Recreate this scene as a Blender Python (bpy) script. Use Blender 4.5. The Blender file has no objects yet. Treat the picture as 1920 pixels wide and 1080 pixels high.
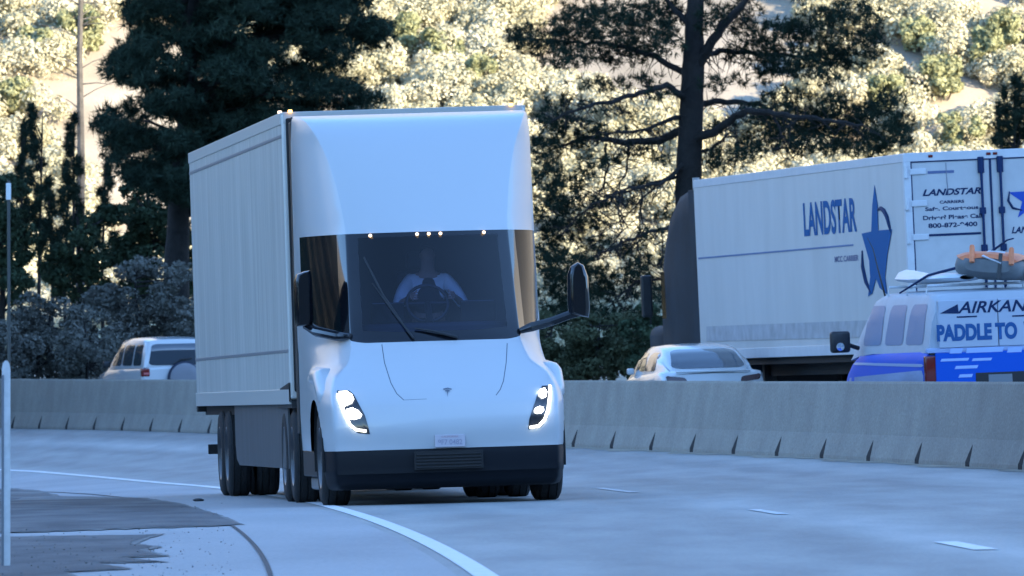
import bpy, bmesh, math, random
import numpy as np
from mathutils import Vector, Matrix
from mathutils.bvhtree import BVHTree
R = math.radians
random.seed(7); rng = np.random.default_rng(7)
scene = bpy.context.scene
COL = scene.collection
# ------------------------------------------------------------------ camera
F = 18500.0; YH = 730.0; CZ = 1.4          # focal length in photo pixels, horizon row, camera height
cam = bpy.data.cameras.new('camera'); cam_o = bpy.data.objects.new('camera', cam); COL.objects.link(cam_o)
cam.sensor_width = 36; cam.lens = F / 1920 * 36
cam.clip_start = 1; cam.clip_end = 6000
cam_o.location = (0, 0, CZ)
PITCH = math.atan((YH - 540) / F)
cam_o.rotation_euler = (R(90) + PITCH, 0, 0)
cam.dof.use_dof = True; cam.dof.focus_distance = 102; cam.dof.aperture_fstop = 12
scene.camera = cam_o
# ------------------------------------------------------------------ sky, sun, exposure
SUN_AZ = R(52); SUN_EL = R(15)             # sun behind the viewer, to the right
w = bpy.data.worlds.new('World'); scene.world = w; w.use_nodes = True
nt = w.node_tree; nt.nodes.clear()
sky = nt.nodes.new('ShaderNodeTexSky'); sky.sky_type = 'NISHITA'; sky.sun_disc = False
sky.sun_elevation = SUN_EL; sky.sun_rotation = R(180) - SUN_AZ
sky.altitude = 1500; sky.air_density = 1.0; sky.dust_density = 0.2; sky.ozone_density = 5.0
bg = nt.nodes.new('ShaderNodeBackground'); bg.inputs['Strength'].default_value = 0.15
out = nt.nodes.new('ShaderNodeOutputWorld')
tint = nt.nodes.new('ShaderNodeMix'); tint.data_type = 'RGBA'; tint.blend_type = 'MULTIPLY'; tint.inputs['Factor'].default_value = 1
tint.inputs['B'].default_value = (1.22, 1.09, .98, 1)      # the camera's cool white balance
nt.links.new(sky.outputs[0], tint.inputs['A']); nt.links.new(tint.outputs['Result'], bg.inputs[0]); nt.links.new(bg.outputs[0], out.inputs[0])
sl = bpy.data.lights.new('sun', 'SUN'); sl.energy = 3.0; sl.angle = R(0.5); sl.color = (1.0, 0.86, 0.62)
so = bpy.data.objects.new('sun', sl); COL.objects.link(so)
sdir = Vector((math.sin(SUN_AZ) * math.cos(SUN_EL), -math.cos(SUN_AZ) * math.cos(SUN_EL), math.sin(SUN_EL)))
so.rotation_euler = sdir.to_track_quat('Z', 'Y').to_euler(); so.location = (60, -60, 60)
scene.view_settings.view_transform = 'Standard'; scene.view_settings.look = 'None'
scene.view_settings.exposure = 2.5; scene.view_settings.gamma = 1
scene.cycles.max_bounces = 6; scene.cycles.transparent_max_bounces = 12
scene.cycles.use_denoising = True

# ------------------------------------------------------------------ helpers
def sc_at(D): return F / D
def P(px, py, D):                          # photo pixel + distance -> world
    s = F / D
    return Vector(((px - 960) / s, D, CZ + (YH - py) / s))
_m = {}
def mat(name, col, rough=0.6, metal=0.0, spec=0.5, coat=0.0, var=0.0, scale=4.0, bump=0.0, bscale=20.0, emit=None, es=0.0,
        island=0.0, col2=None, stretch=None, trans=0.0, alpha=1.0, streak=0.0):
    if name in _m: return _m[name]
    m = bpy.data.materials.new(name); m.use_nodes = True; t = m.node_tree; b = t.nodes['Principled BSDF']
    b.inputs['Base Color'].default_value = (*col, 1); b.inputs['Roughness'].default_value = rough
    b.inputs['Metallic'].default_value = metal; b.inputs['Specular IOR Level'].default_value = spec
    b.inputs['Coat Weight'].default_value = coat; b.inputs['Coat Roughness'].default_value = 0.12
    if emit: b.inputs['Emission Color'].default_value = (*emit, 1); b.inputs['Emission Strength'].default_value = es
    tc = t.nodes.new('ShaderNodeTexCoord'); src = tc.outputs['Object']
    if stretch:
        mp = t.nodes.new('ShaderNodeMapping'); mp.inputs['Scale'].default_value = stretch
        t.links.new(src, mp.inputs[0]); src = mp.outputs[0]
    if var or col2:
        n = t.nodes.new('ShaderNodeTexNoise'); n.inputs['Scale'].default_value = scale; n.inputs['Detail'].default_value = 6
        n.inputs['Roughness'].default_value = 0.62
        t.links.new(src, n.inputs['Vector'])
        cr = t.nodes.new('ShaderNodeValToRGB'); cr.color_ramp.elements[0].position = .33; cr.color_ramp.elements[1].position = .67
        a = col; c2 = col2 if col2 else tuple(min(1, c * (1 + var)) for c in col)
        if not col2: a = tuple(c * (1 - var) for c in col)
        cr.color_ramp.elements[0].color = (*a, 1); cr.color_ramp.elements[1].color = (*c2, 1)
        t.links.new(n.outputs['Fac'], cr.inputs[0]); last = cr.outputs[0]
        if island:
            g = t.nodes.new('ShaderNodeNewGeometry'); mr = t.nodes.new('ShaderNodeMapRange')
            mr.inputs['To Min'].default_value = 1 - island; mr.inputs['To Max'].default_value = 1 + island
            t.links.new(g.outputs['Random Per Island'], mr.inputs['Value'])
            mx = t.nodes.new('ShaderNodeVectorMath'); mx.operation = 'SCALE'
            t.links.new(last, mx.inputs[0]); t.links.new(mr.outputs[0], mx.inputs['Scale']); last = mx.outputs[0]
        t.links.new(last, b.inputs['Base Color'])
    if bump:
        n2 = t.nodes.new('ShaderNodeTexNoise'); n2.inputs['Scale'].default_value = bscale; n2.inputs['Detail'].default_value = 5
        t.links.new(src, n2.inputs['Vector'])
        bp = t.nodes.new('ShaderNodeBump'); bp.inputs['Strength'].default_value = bump; bp.inputs['Distance'].default_value = 0.05
        t.links.new(n2.outputs['Fac'], bp.inputs['Height']); t.links.new(bp.outputs[0], b.inputs['Normal'])
    _m[name] = m; return m

class MB:
    def __init__(s): s.v = []; s.f = []
    def add(s, vs, fs):
        o = len(s.v); s.v += [tuple(p) for p in vs]; s.f += [tuple(i + o for i in f) for f in fs]; return s
    def box(s, x0, x1, y0, y1, z0, z1, b=0.0):
        if b <= 0:
            vs = [(x, y, z) for z in (z0, z1) for y in (y0, y1) for x in (x0, x1)]
            return s.add(vs, [(0,2,3,1),(4,5,7,6),(0,1,5,4),(2,6,7,3),(0,4,6,2),(1,3,7,5)])
        bm = bmesh.new(); bmesh.ops.create_cube(bm, size=1)
        for v in bm.verts: v.co = Vector(((x0+x1)/2 + v.co.x*(x1-x0), (y0+y1)/2 + v.co.y*(y1-y0), (z0+z1)/2 + v.co.z*(z1-z0)))
        bmesh.ops.bevel(bm, geom=list(bm.edges), offset=b, segments=3, profile=.5, affect='EDGES')
        bm.verts.index_update()
        s.add([v.co[:] for v in bm.verts], [[v.index for v in f.verts] for f in bm.faces]); bm.free(); return s
    def tube(s, pts, rad, n=8, cap=True):
        pts = [Vector(p) for p in pts]; k = len(pts)
        rs = rad if isinstance(rad, (list, tuple)) else [rad]*k
        vs = []; a = None
        for i, p in enumerate(pts):
            d = (pts[min(i+1,k-1)] - pts[max(i-1,0)]).normalized()
            if a is None:
                a = d.cross(Vector((0,0,1)))
                if a.length < .3: a = d.cross(Vector((1,0,0)))
            a = (a - d*a.dot(d)).normalized(); b2 = d.cross(a)
            for j in range(n):
                t = 2*math.pi*j/n; vs.append(p + (a*math.cos(t) + b2*math.sin(t))*rs[i])
        fs = [(i*n+j, i*n+(j+1)%n, (i+1)*n+(j+1)%n, (i+1)*n+j) for i in range(k-1) for j in range(n)]
        if cap: fs += [tuple(range(n-1,-1,-1)), tuple((k-1)*n+j for j in range(n))]
        return s.add(vs, fs)
    def lathe(s, c, prof, n=40, axis='x'):   # prof: (offset along axis, radius)
        vs = []
        for (o, r) in prof:
            for j in range(n):
                t = 2*math.pi*j/n; ct, st = r*math.cos(t), r*math.sin(t)
                vs.append((c[0]+o, c[1]+ct, c[2]+st) if axis == 'x' else ((c[0]+ct, c[1]+o, c[2]+st) if axis == 'y' else (c[0]+ct, c[1]+st, c[2]+o)))
        k = len(prof)
        fs = [(i*n+j, i*n+(j+1)%n, (i+1)*n+(j+1)%n, (i+1)*n+j) for i in range(k-1) for j in range(n)]
        return s.add(vs, fs)
    def grid(s, pts, nu, nv, wrap=False):
        fs = []
        for i in range(nv-1):
            for j in range(nu - (0 if wrap else 1)):
                fs.append((i*nu+j, i*nu+(j+1)%nu, (i+1)*nu+(j+1)%nu, (i+1)*nu+j))
        return s.add(pts, fs)
    def poly(s, pts): return s.add(pts, [tuple(range(len(pts)))])
    def prism(s, pts, d):                   # extrude polygon by vector d
        n = len(pts); d = Vector(d); q = [Vector(p) + d for p in pts]
        return s.add([Vector(p) for p in pts] + q, [tuple(range(n)), tuple(range(2*n-1, n-1, -1))] + [(i, (i+1)%n, n+(i+1)%n, n+i) for i in range(n)])
    def build(s, name, m, parent=None, smooth=False, ang=35, fix=True):
        me = bpy.data.meshes.new(name); me.from_pydata(s.v, [], s.f); me.materials.append(m)
        if fix:
            bm = bmesh.new(); bm.from_mesh(me)
            bmesh.ops.recalc_face_normals(bm, faces=bm.faces)
            if smooth:
                for e in bm.edges:
                    if len(e.link_faces) == 2 and e.calc_face_angle(0) > R(ang): e.smooth = False
            bm.to_mesh(me); bm.free()
        if smooth: me.polygons.foreach_set('use_smooth', [True]*len(me.polygons))
        o = bpy.data.objects.new(name, me); COL.objects.link(o)
        if parent is not None: o.parent = parent
        return o
def tag(o, label=None, cat=None, group=None, kind=None):
    if label: o['label'] = label
    if cat: o['category'] = cat
    if group: o['group'] = group
    if kind: o['kind'] = kind
    return o
def empty(name, M, label, cat, group=None):
    o = bpy.data.objects.new(name, None); COL.objects.link(o); o.matrix_world = M; o.empty_display_size = .3
    return tag(o, label, cat, group)
def pose(loc, yaw=0, pitch=0, roll=0):
    return Matrix.Translation(loc) @ Matrix.Rotation(R(yaw), 4, 'Z') @ Matrix.Rotation(R(pitch), 4, 'X') @ Matrix.Rotation(R(roll), 4, 'Y')
def bvh(o): return BVHTree.FromPolygons([v.co for v in o.data.vertices], [p.vertices for p in o.data.polygons])
def ray_px(M):
    Mi = M.inverted(); o = Mi @ Vector((0, 0, CZ))
    def f(px, py):
        return o, ((Mi @ P(px, py, 100)) - o).normalized()
    return f
def ray_side(x0, sgn): return lambda a, b: (Vector((x0, a, b)), Vector((sgn, 0, 0)))
def ray_rear(y0, sgn): return lambda a, b: (Vector((a, y0, b)), Vector((0, sgn, 0)))
def hit(B, ray, a, b, off=.004):
    o, d = ray(a, b); h = B.ray_cast(o, d)
    if h[0] is None:
        h = B.find_nearest(o + d*o.length)
    n = h[1]
    if n.dot(d) > 0: n = -n
    return h[0] + n*off, n
def patch(B, ray, q, nu=14, nv=10, r=.15, off=.004):   # quad q (bl, br, tr, tl) conformed to a surface, rounded corners
    mb = MB(); pts = []
    for i in range(nv):
        for j in range(nu):
            u, v = j/(nu-1), i/(nv-1)
            for cu, cv in ((r,r),(1-r,r),(r,1-r),(1-r,1-r)):
                if (u-cu)*(1 if cu > .5 else -1) > 0 and (v-cv)*(1 if cv > .5 else -1) > 0:
                    d = math.hypot(u-cu, v-cv)
                    m = max(abs(u-cu), abs(v-cv))
                    if d > 1e-6: u, v = cu + (u-cu)*m/d, cv + (v-cv)*m/d
                    break
            a = (q[0][0]*(1-u)+q[1][0]*u)*(1-v) + (q[3][0]*(1-u)+q[2][0]*u)*v
            b = (q[0][1]*(1-u)+q[1][1]*u)*(1-v) + (q[3][1]*(1-u)+q[2][1]*u)*v
            pts.append(hit(B, ray, a, b, off)[0])
    return mb.grid(pts, nu, nv)
def polypatch(B, ray, pts, off=.006, sub=6):            # polygon outline conformed to a surface: fan from the centroid
    out = []
    n = len(pts)
    for i in range(n):
        a, b = pts[i], pts[(i+1) % n]
        for k in range(sub): t = k/sub; out.append((a[0]*(1-t)+b[0]*t, a[1]*(1-t)+b[1]*t))
    c = (sum(p[0] for p in out)/len(out), sum(p[1] for p in out)/len(out))
    m = len(out); vs = [hit(B, ray, *c, off)[0]]; rings = 4
    for k in range(1, rings+1):
        for p in out: vs.append(hit(B, ray, c[0]+(p[0]-c[0])*k/rings, c[1]+(p[1]-c[1])*k/rings, off)[0])
    fs = [(0, 1+i, 1+(i+1) % m) for i in range(m)]
    for k in range(rings-1):
        fs += [(1+k*m+i, 1+k*m+(i+1) % m, 1+(k+1)*m+(i+1) % m, 1+(k+1)*m+i) for i in range(m)]
    return MB().add(vs, fs)
def line_on(B, ray, pts, rad=.004, off=.001, sub=8):
    out = []
    for a, b in zip(pts, pts[1:]):
        for k in range(sub): t = k/sub; out.append(hit(B, ray, a[0]*(1-t)+b[0]*t, a[1]*(1-t)+b[1]*t, off)[0])
    out.append(hit(B, ray, *pts[-1], off)[0])
    return MB().tube(out, rad, 6)
def text_mesh(body, name, m, parent, O, U, V, w, h, bold=0.0, shear=0.0, font_scale=1.0, prio=None):
    cu = bpy.data.curves.new('t', 'FONT'); cu.body = body; cu.size = 1; cu.offset = bold; cu.extrude = 0.0; cu.shear = shear
    ob = bpy.data.objects.new('t', cu); COL.objects.link(ob)
    dg = bpy.context.evaluated_depsgraph_get(); me = bpy.data.meshes.new_from_object(ob.evaluated_get(dg))
    bpy.data.objects.remove(ob)
    xs = [v.co.x for v in me.vertices]; ys = [v.co.y for v in me.vertices]
    x0, x1, y0, y1 = min(xs), max(xs), min(ys), max(ys)
    U, V, O = Vector(U), Vector(V), Vector(O)
    for v in me.vertices:
        v.co = O + U*((v.co.x-x0)/(x1-x0)*w) + V*((v.co.y-y0)/(y1-y0)*h)
    me.name = name; me.materials.clear(); me.materials.append(m)
    o = bpy.data.objects.new(name, me); COL.objects.link(o); o.parent = parent; return o
def wheel(parent, x, y, r, wd, out_sgn, tm, rm, hub=True):
    """tyre with tread shoulder, rim as its sub-part; out_sgn = side the rim faces"""
    h = wd/2
    t = MB().lathe((x, y, r), [(-h+.01, r*.62), (-h, r*.72), (-h+.005, r*.88), (-h+.03, r*.97), (-h*.6, r), (-h*.56, r-.014), (-h*.5, r), (-h*.06, r+.002), (-.006, r-.014),
        (.006, r-.014), (h*.06, r+.002), (h*.5, r), (h*.56, r-.014), (h*.6, r), (h-.03, r*.97), (h-.005, r*.88), (h, r*.72), (h-.01, r*.62)], 48)
    to = t.build('tyre', tm, parent, True, 50)
    s = out_sgn
    m = MB().lathe((x, y, r), [(s*(h-.02), r*.64), (s*(h-.005), r*.62), (s*(h-.03), r*.56), (s*(h-.10), r*.50), (s*(h-.12), r*.34), (s*(h-.07), r*.28), (s*(h-.04), r*.2), (s*(h-.02), r*.12), (s*(h-.02), 0.002)], 40)
    for k in range(10):
        a = 2*math.pi*k/10; cy, cz = y+r*.28*math.cos(a), r+r*.28*math.sin(a)
        m.tube([(x+s*(h-.10), cy, cz), (x+s*(h-.035), cy, cz)], .016, 6)
    m.build('rim', rm, to, True, 40)
    return to
def interp(tab, x):
    return float(np.interp(x, [t[0] for t in tab], [t[1] for t in tab]))
def hermite(tab, x):                        # smooth monotone-ish interpolation of rows of numbers
    zs = [t[0] for t in tab]; n = len(zs)
    if x <= zs[0]: return list(tab[0][1:])
    if x >= zs[-1]: return list(tab[-1][1:])
    i = max(k for k in range(n-1) if zs[k] <= x); h = zs[i+1]-zs[i]; t = (x-zs[i])/h; res = []
    for c in range(1, len(tab[0])):
        def sl(k):
            if k <= 0 or k >= n-1:
                k0, k1 = (0, 1) if k <= 0 else (n-2, n-1)
                return (tab[k1][c]-tab[k0][c])/(zs[k1]-zs[k0])
            a = (tab[k][c]-tab[k-1][c])/(zs[k]-zs[k-1]); b = (tab[k+1][c]-tab[k][c])/(zs[k+1]-zs[k])
            return 0 if a*b <= 0 else 2*a*b/(a+b)
        p0, p1, m0, m1 = tab[i][c], tab[i+1][c], sl(i)*h, sl(i+1)*h
        res.append((2*t**3-3*t**2+1)*p0 + (t**3-2*t**2+t)*m0 + (-2*t**3+3*t**2)*p1 + (t**3-t**2)*m1)
    return res
def sstep(a, b, x):
    t = min(1, max(0, (x-a)/(b-a))); return t*t*(3-2*t)

# ------------------------------------------------------------------ ground
def XF(D):                                  # fog line
    if D < 50: return -.2 + .0293*12 - .00036*144 + (50-D)*.0207
    if D > 180: return XB(D) - 5.55
    return -.2 - .0293*(D-62) - .00036*(D-62)**2
def XB(D):                                  # foot of the median barrier
    if D < 85: return 9.0 + (85-D)*.02
    if D > 260: D2 = D; return 5.9 - .112*144 - .00045*144**2 - (D2-260)*.24
    return 5.9 - .112*(D-116) - .00045*(D-116)**2
ZFT = [(30,-1.10),(62,-1.14),(98,-1.183),(126,-1.28),(150,-1.40),(170,-1.47),(187,-1.517),(230,-1.6),(300,-1.7)]
BPX = [(20,803),(200,806),(390,812),(1080,838),(1500,857),(1900,880),(2600,920)]
TPX = [(20,710),(390,712),(1080,713),(1500,715),(1900,716),(2600,717)]
def ZF(D): return CZ + hermite(ZFT, D)[0]
def ZB(D):
    Dc = min(max(D, 100), 228); px = 960 + XB(Dc)*F/Dc
    z = (YH - interp(BPX, px))*Dc/F
    return CZ + z + (0.0 if D >= 100 else 0.0)
def G(X, D):
    Dc = min(max(D, 30), 300); xf, xb, zf, zb = XF(Dc), XB(Dc), ZF(Dc), ZB(Dc)
    u = (X-xf)/(xb-xf); sl = (zb-zf)/(xb-xf)
    if u < 0:
        d = xf-X
        z = zf - sl*min(d, 2.5) - .01*max(0, min(d-2.5, 30))
    elif u <= 1: z = zf + (zb-zf)*u
    else:
        d = X-xb
        z = zb + .045*min(d, 11) + .01*max(0, min(d-11, 20))
    return z
def on_ground(px, py, lift=0.0):            # where the view ray through a photo pixel meets the ground
    lo, hi = 30, 300
    for _ in range(40):
        m = (lo+hi)/2; p = P(px, py, m)
        if p.z > G(p.x, p.y)+lift: lo = m
        else: hi = m
    p = P(px, py, lo); return Vector((p.x, p.y, G(p.x, p.y)+lift))
def concrete(name, c1, c2, scale, rough=.8, stretch=None, bump=.25, bscale=60, streaks=True):
    m = bpy.data.materials.new(name); m.use_nodes = True; t = m.node_tree; b = t.nodes['Principled BSDF']
    b.inputs['Roughness'].default_value = rough
    tc = t.nodes.new('ShaderNodeNewGeometry'); n1 = t.nodes.new('ShaderNodeTexNoise'); n1.inputs['Scale'].default_value = scale; n1.inputs['Detail'].default_value = 8
    mp = t.nodes.new('ShaderNodeMapping'); mp.inputs['Scale'].default_value = stretch or (1,1,1)
    t.links.new(tc.outputs['Position'], mp.inputs[0]); t.links.new(mp.outputs[0], n1.inputs['Vector'])
    cr = t.nodes.new('ShaderNodeValToRGB'); cr.color_ramp.elements[0].position = .32; cr.color_ramp.elements[1].position = .68
    cr.color_ramp.elements[0].color = (*c1, 1); cr.color_ramp.elements[1].color = (*c2, 1)
    t.links.new(n1.outputs[0], cr.inputs[0])
    n2 = t.nodes.new('ShaderNodeTexNoise'); n2.inputs['Scale'].default_value = 28; n2.inputs['Detail'].default_value = 6
    t.links.new(tc.outputs['Position'], n2.inputs['Vector'])
    mr = t.nodes.new('ShaderNodeMapRange'); mr.inputs['From Min'].default_value = .3; mr.inputs['From Max'].default_value = .7
    mr.inputs['To Min'].default_value = .80; mr.inputs['To Max'].default_value = 1.18
    t.links.new(n2.outputs[0], mr.inputs['Value'])
    vm = t.nodes.new('ShaderNodeVectorMath'); vm.operation = 'SCALE'
    t.links.new(cr.outputs[0], vm.inputs[0]); t.links.new(mr.outputs[0], vm.inputs['Scale']); t.links.new(vm.outputs[0], b.inputs['Base Color'])
    n3 = t.nodes.new('ShaderNodeTexNoise'); n3.inputs['Scale'].default_value = bscale
    t.links.new(tc.outputs['Position'], n3.inputs['Vector'])
    bp = t.nodes.new('ShaderNodeBump'); bp.inputs['Strength'].default_value = bump; bp.inputs['Distance'].default_value = .02
    t.links.new(n3.outputs[0], bp.inputs['Height']); t.links.new(bp.outputs[0], b.inputs['Normal'])
    _m[name] = m; return m
ROAD_C = (.135,.145,.165)
m_road = concrete('road_concrete', (.24,.245,.24), (.34,.34,.325), 1.0, .68, (1.6,.22,1), .2)
m_shoulder = concrete('shoulder_concrete', (.30,.30,.305), (.39,.39,.39), .45, .7, (1,.25,1), .2)
m_dirt = concrete('verge_ground', (.27,.225,.165), (.42,.355,.27), .35, .95, None, .6, 20)
m_asph = concrete('asphalt', (.075,.072,.075), (.165,.155,.15), 1.6, .85, (1,.25,1), .4)
m_barr = concrete('barrier_concrete', (.275,.25,.213), (.345,.317,.27), 1.1, .85, None, .35, 30)
m_paint = mat('road_paint', (.72,.72,.72), .6, var=.12, scale=8)
m_rub = mat('joint_seal', (.05,.05,.055), .8)

# strip of ground following the road: u = lateral metres from the fog line (neg) / fractions to the barrier
def lat(D, k):                              # lateral position of column k
    return k
def strip(name, xa, xb, D0, D1, m, lift=0.0, nx=8, nd=140, mat_kind='structure'):
    pts = []
    for i in range(nd):
        D = D0+(D1-D0)*i/(nd-1)
        a, b = xa(D), xb(D)
        for j in range(nx):
            X = a+(b-a)*j/(nx-1); pts.append((X, D, G(X, D)+lift))
    o = MB().grid(pts, nx, nd).build(name, m, None, True, 80)
    if mat_kind: tag(o, kind=mat_kind)
    return o
# terrain sheet (one sheet to the horizon)
def terr(X, D):
    z = G(X, D) - .03
    if D < 28: z = G(X, 28) - .03
    # wooded bank and sunlit hillside beyond the carriageways
    xb = XB(min(max(D, 60), 300))
    foot = 292 + .10*X
    if D > 240:
        z += .02*(min(D, foot)-240)*1.0
    if D > foot:
        d = D-foot
        z += d*.10*min(1, d/40) + max(0, d-40)*.30 + 1.2*math.sin(X*.07+D*.03)*min(1, d/60) + .5*math.sin(X*.23-D*.11)*min(1, d/60)
    if X > 40 and D < 292: z += (X-40)*.12
    if X < -60: z += (-60-X)*.10 if D > 120 else 0
    return z
ys = list(np.concatenate([np.linspace(-150, 28, 12), np.linspace(30, 300, 136), np.linspace(304, 900, 150), np.linspace(930, 2400, 12)]))
xs = list(np.concatenate([np.linspace(-1500, -130, 12), np.linspace(-120, -32, 30), np.linspace(-30, 45, 151), np.linspace(48, 130, 28), np.linspace(150, 1500, 10)]))
o = MB().grid([(x, y, terr(x, y)) for y in ys for x in xs], len(xs), len(ys)).build('ground', m_dirt, None, True, 80); tag(o, kind='structure')
o = strip('road', lambda D: XF(D)-.18, lambda D: XB(D)+.1, 20, 300, m_road, 0.0, 44, 260)
at = o.data.attributes.new('wear', 'FLOAT', 'POINT')
def wear(l):
    v = 0
    for c0 in (1.0, 2.75, 4.7, 6.4): v += math.exp(-((l-c0)/.42)**2)*.8
    for c0 in (1.85, 5.55): v += math.exp(-((l-c0)/.35)**2)*.5
    v -= math.exp(-((l-3.55)/.35)**2)*.7 + math.exp(-((l-7.8)/.7)**2)*.6
    return v
at.data.foreach_set('value', [wear(v.co.x-XF(v.co.y)) for v in o.data.vertices])
t_ = m_road.node_tree; an = t_.nodes.new('ShaderNodeAttribute'); an.attribute_name = 'wear'
nz = t_.nodes.new('ShaderNodeTexNoise'); nz.inputs['Scale'].default_value = .5; nz.inputs['Detail'].default_value = 4
mu = t_.nodes.new('ShaderNodeMath'); mu.operation = 'MULTIPLY'; t_.links.new(an.outputs['Fac'], mu.inputs[0]); t_.links.new(nz.outputs[0], mu.inputs[1])
m2_ = t_.nodes.new('ShaderNodeMath'); m2_.operation = 'MULTIPLY_ADD'; m2_.inputs[1].default_value = -.62; m2_.inputs[2].default_value = 1.06; t_.links.new(mu.outputs[0], m2_.inputs[0])
bs = t_.nodes['Principled BSDF']; src_ = bs.inputs['Base Color'].links[0].from_socket
sc2 = t_.nodes.new('ShaderNodeVectorMath'); sc2.operation = 'SCALE'; t_.links.new(src_, sc2.inputs[0]); t_.links.new(m2_.outputs[0], sc2.inputs['Scale']); t_.links.new(sc2.outputs[0], bs.inputs['Base Color'])
o = strip('shoulder', lambda D: XF(D)-1.30-(.012*max(0, D-95)), lambda D: XF(D)-.176, 20, 200, m_shoulder, 0.0, 4, 160)
o = strip('far_road', lambda D: XB(D)+.2, lambda D: XB(D)+13.0, 20, 300, m_road, 0.0, 8, 160)
o = strip('fog_line', lambda D: XF(D)-.09, lambda D: XF(D)+.06, 20, 260, m_paint, .005, 2, 200)
o = strip('shoulder_joint', lambda D: XF(D)-1.335-(.012*max(0, D-95)), lambda D: XF(D)-1.305-(.012*max(0, D-95)), 20, 200, m_rub, .004, 2, 160)
def lane(D): return XF(D) + 3.62
m_worn = mat('worn_paint', (.56,.56,.56), .7, var=.3, scale=3)
for D0, D1, mm_ in ((49.0,52.6,m_paint),(66.0,69.6,m_paint),(86.0,89.5,m_worn),(105.5,111.0,m_worn),(127,131,m_worn)):
    strip('lane_dash', lambda D: lane(D)-.06-.15, lambda D: lane(D)+.06-.15+(.05 if mm_ is m_paint else 0), D0, D1, mm_, .006, 3, 8)
m_grit = concrete('grit', (.30,.27,.22), (.44,.39,.31), 2.0, .95, (1,.3,1), .5)
_gw = lambda D: .10+.10*math.sin(D*.9)+.07*math.sin(D*2.3+1)
strip('gutter_grit', lambda D: XB(D)-.16-max(0,_gw(D)), lambda D: XB(D)+.05, 90, 170, m_grit, .005, 3, 260)
# dark asphalt verge patches, ragged edge
def ground_patch(name, pix, m, lift):
    pts = []
    n = len(pix)
    for i in range(n):
        a, b = pix[i], pix[(i+1) % n]
        for k in range(9):
            t = k/9; jx = random.uniform(-3, 3); jy = random.uniform(-.7, .7)
            pts.append(on_ground(a[0]*(1-t)+b[0]*t+jx, a[1]*(1-t)+b[1]*t+jy, lift))
    bm = bmesh.new(); vs = [bm.verts.new(p) for p in pts]; f = bm.faces.new(vs); bmesh.ops.triangulate(bm, faces=[f])
    me = bpy.data.meshes.new(name); bm.to_mesh(me); bm.free(); me.materials.append(m)
    o = bpy.data.objects.new(name, me); COL.objects.link(o); tag(o, kind='structure'); return o
strip('verge', lambda D: XF(D)-9.0, lambda D: XF(D)-1.30-(.012*max(0, D-95)), 20, 200, m_shoulder, -.004, 8, 120)
m_fade = concrete('asphalt_fringe', (.13,.125,.12), (.26,.25,.24), 3.0, .9, (1,.4,1), .4)
_p1 = [(-160,915),(20,917),(70,921),(110,931),(260,934),(330,944),(400,962),(452,983),(300,988),(150,993),(0,998),(-160,1003)]
_p2 = [(-160,1008),(60,1006),(292,1002),(262,1010),(240,1018),(288,1023),(262,1030),(305,1041),(215,1044),(300,1052),(170,1054),(235,1064),(120,1072),(170,1095),(-160,1100)]
ground_patch('verge_fringe', [(x*1.015+3, y+(-1.6 if y < 950 else 1.3)) for x, y in _p1], m_fade, .003)
ground_patch('verge_fringe', [(x*1.05+4, y+(-1.2 if y < 1012 else 1.2)) for x, y in _p2], m_fade, .003)
ground_patch('asphalt_verge', [(-160,915),(20,917),(70,921),(110,931),(260,934),(330,944),(400,962),(452,983),(300,988),(150,993),(0,998),(-160,1003)], m_asph, .006)
ground_patch('asphalt_verge', [(-160,1008),(60,1006),(292,1002),(262,1010),(240,1018),(288,1023),(262,1030),(305,1041),(215,1044),(300,1052),(170,1054),(235,1064),(120,1072),(170,1095),(-160,1100)], m_asph, .006)

# median barrier: precast segments
SEG = 3.9
prof = [(-.30,0),(-.295,.05),(-.20,.34),(-.115,1.0),(-.10,1.03),(.10,1.03),(.115,1.0),(.20,.34),(.295,.05),(.30,0)]
def seg_mesh():
    mb = MB(); L = SEG-.005; n = len(prof)
    ys_ = [0, .02, .05, .13, .16, L*.5, L-.16, L-.13, L-.05, L-.02, L]
    pts = []
    for y in ys_:
        for (x, z) in prof:
            k = .996 if y in (0, L) else 1
            pts.append((x*k, y, z))
    mb.grid(pts, n, len(ys_), wrap=True)
    mb.add([(x*.996, 0, z) for x, z in prof], [tuple(range(n))]); mb.add([(x*.996, L, z) for x, z in prof], [tuple(range(n-1, -1, -1))])
    return mb
first = None; D = 88.0; nseg = 0
m_slot = mat('drain_slot_dark', (.012,.012,.014), .95)
while D < 262:
    p = Vector((XB(D), D, ZB(D)))
    sl_ = (XB(D+1)-XB(D)); st = SEG/math.hypot(1, sl_); D2 = D+st
    q = Vector((XB(D2), D2, ZB(D2))); d = q-p
    px = 960 + p.x*F/D; top = CZ + (YH-interp(TPX, px))*D/F; hgt = max(.9, min(1.18, (top-p.z)/1.03*1.0))
    yaw = math.degrees(math.atan2(-d.x, d.y)); pit = math.degrees(math.atan2(d.z, math.hypot(d.x, d.y)))
    M = pose(p + Vector((.26,0,0)), yaw, pit) @ Matrix.Diagonal((1, 1, hgt, 1))
    if first is None:
        first = seg_mesh().build('concrete_barrier', m_barr, None, False)
        tag(first, 'grey precast concrete median barrier segment with dark drain notch at its foot', 'concrete barrier', 'concrete barrier segments between the carriageways')
        sm = MB().prism([(-.304,.02,0),(-.304,.30,0),(-.297,.34,.06),(-.262,.30,.16),(-.226,.22,.27),(-.240,.16,.225),(-.297,.04,.06)], (.03,0,.002)).build('drain_notch', m_slot, first)
        ob, ch = first, sm
    else:
        ob = first.copy(); COL.objects.link(ob); ch = sm.copy(); COL.objects.link(ch); ch.parent = ob
    ob.matrix_world = M; D = D2; nseg += 1
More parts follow.
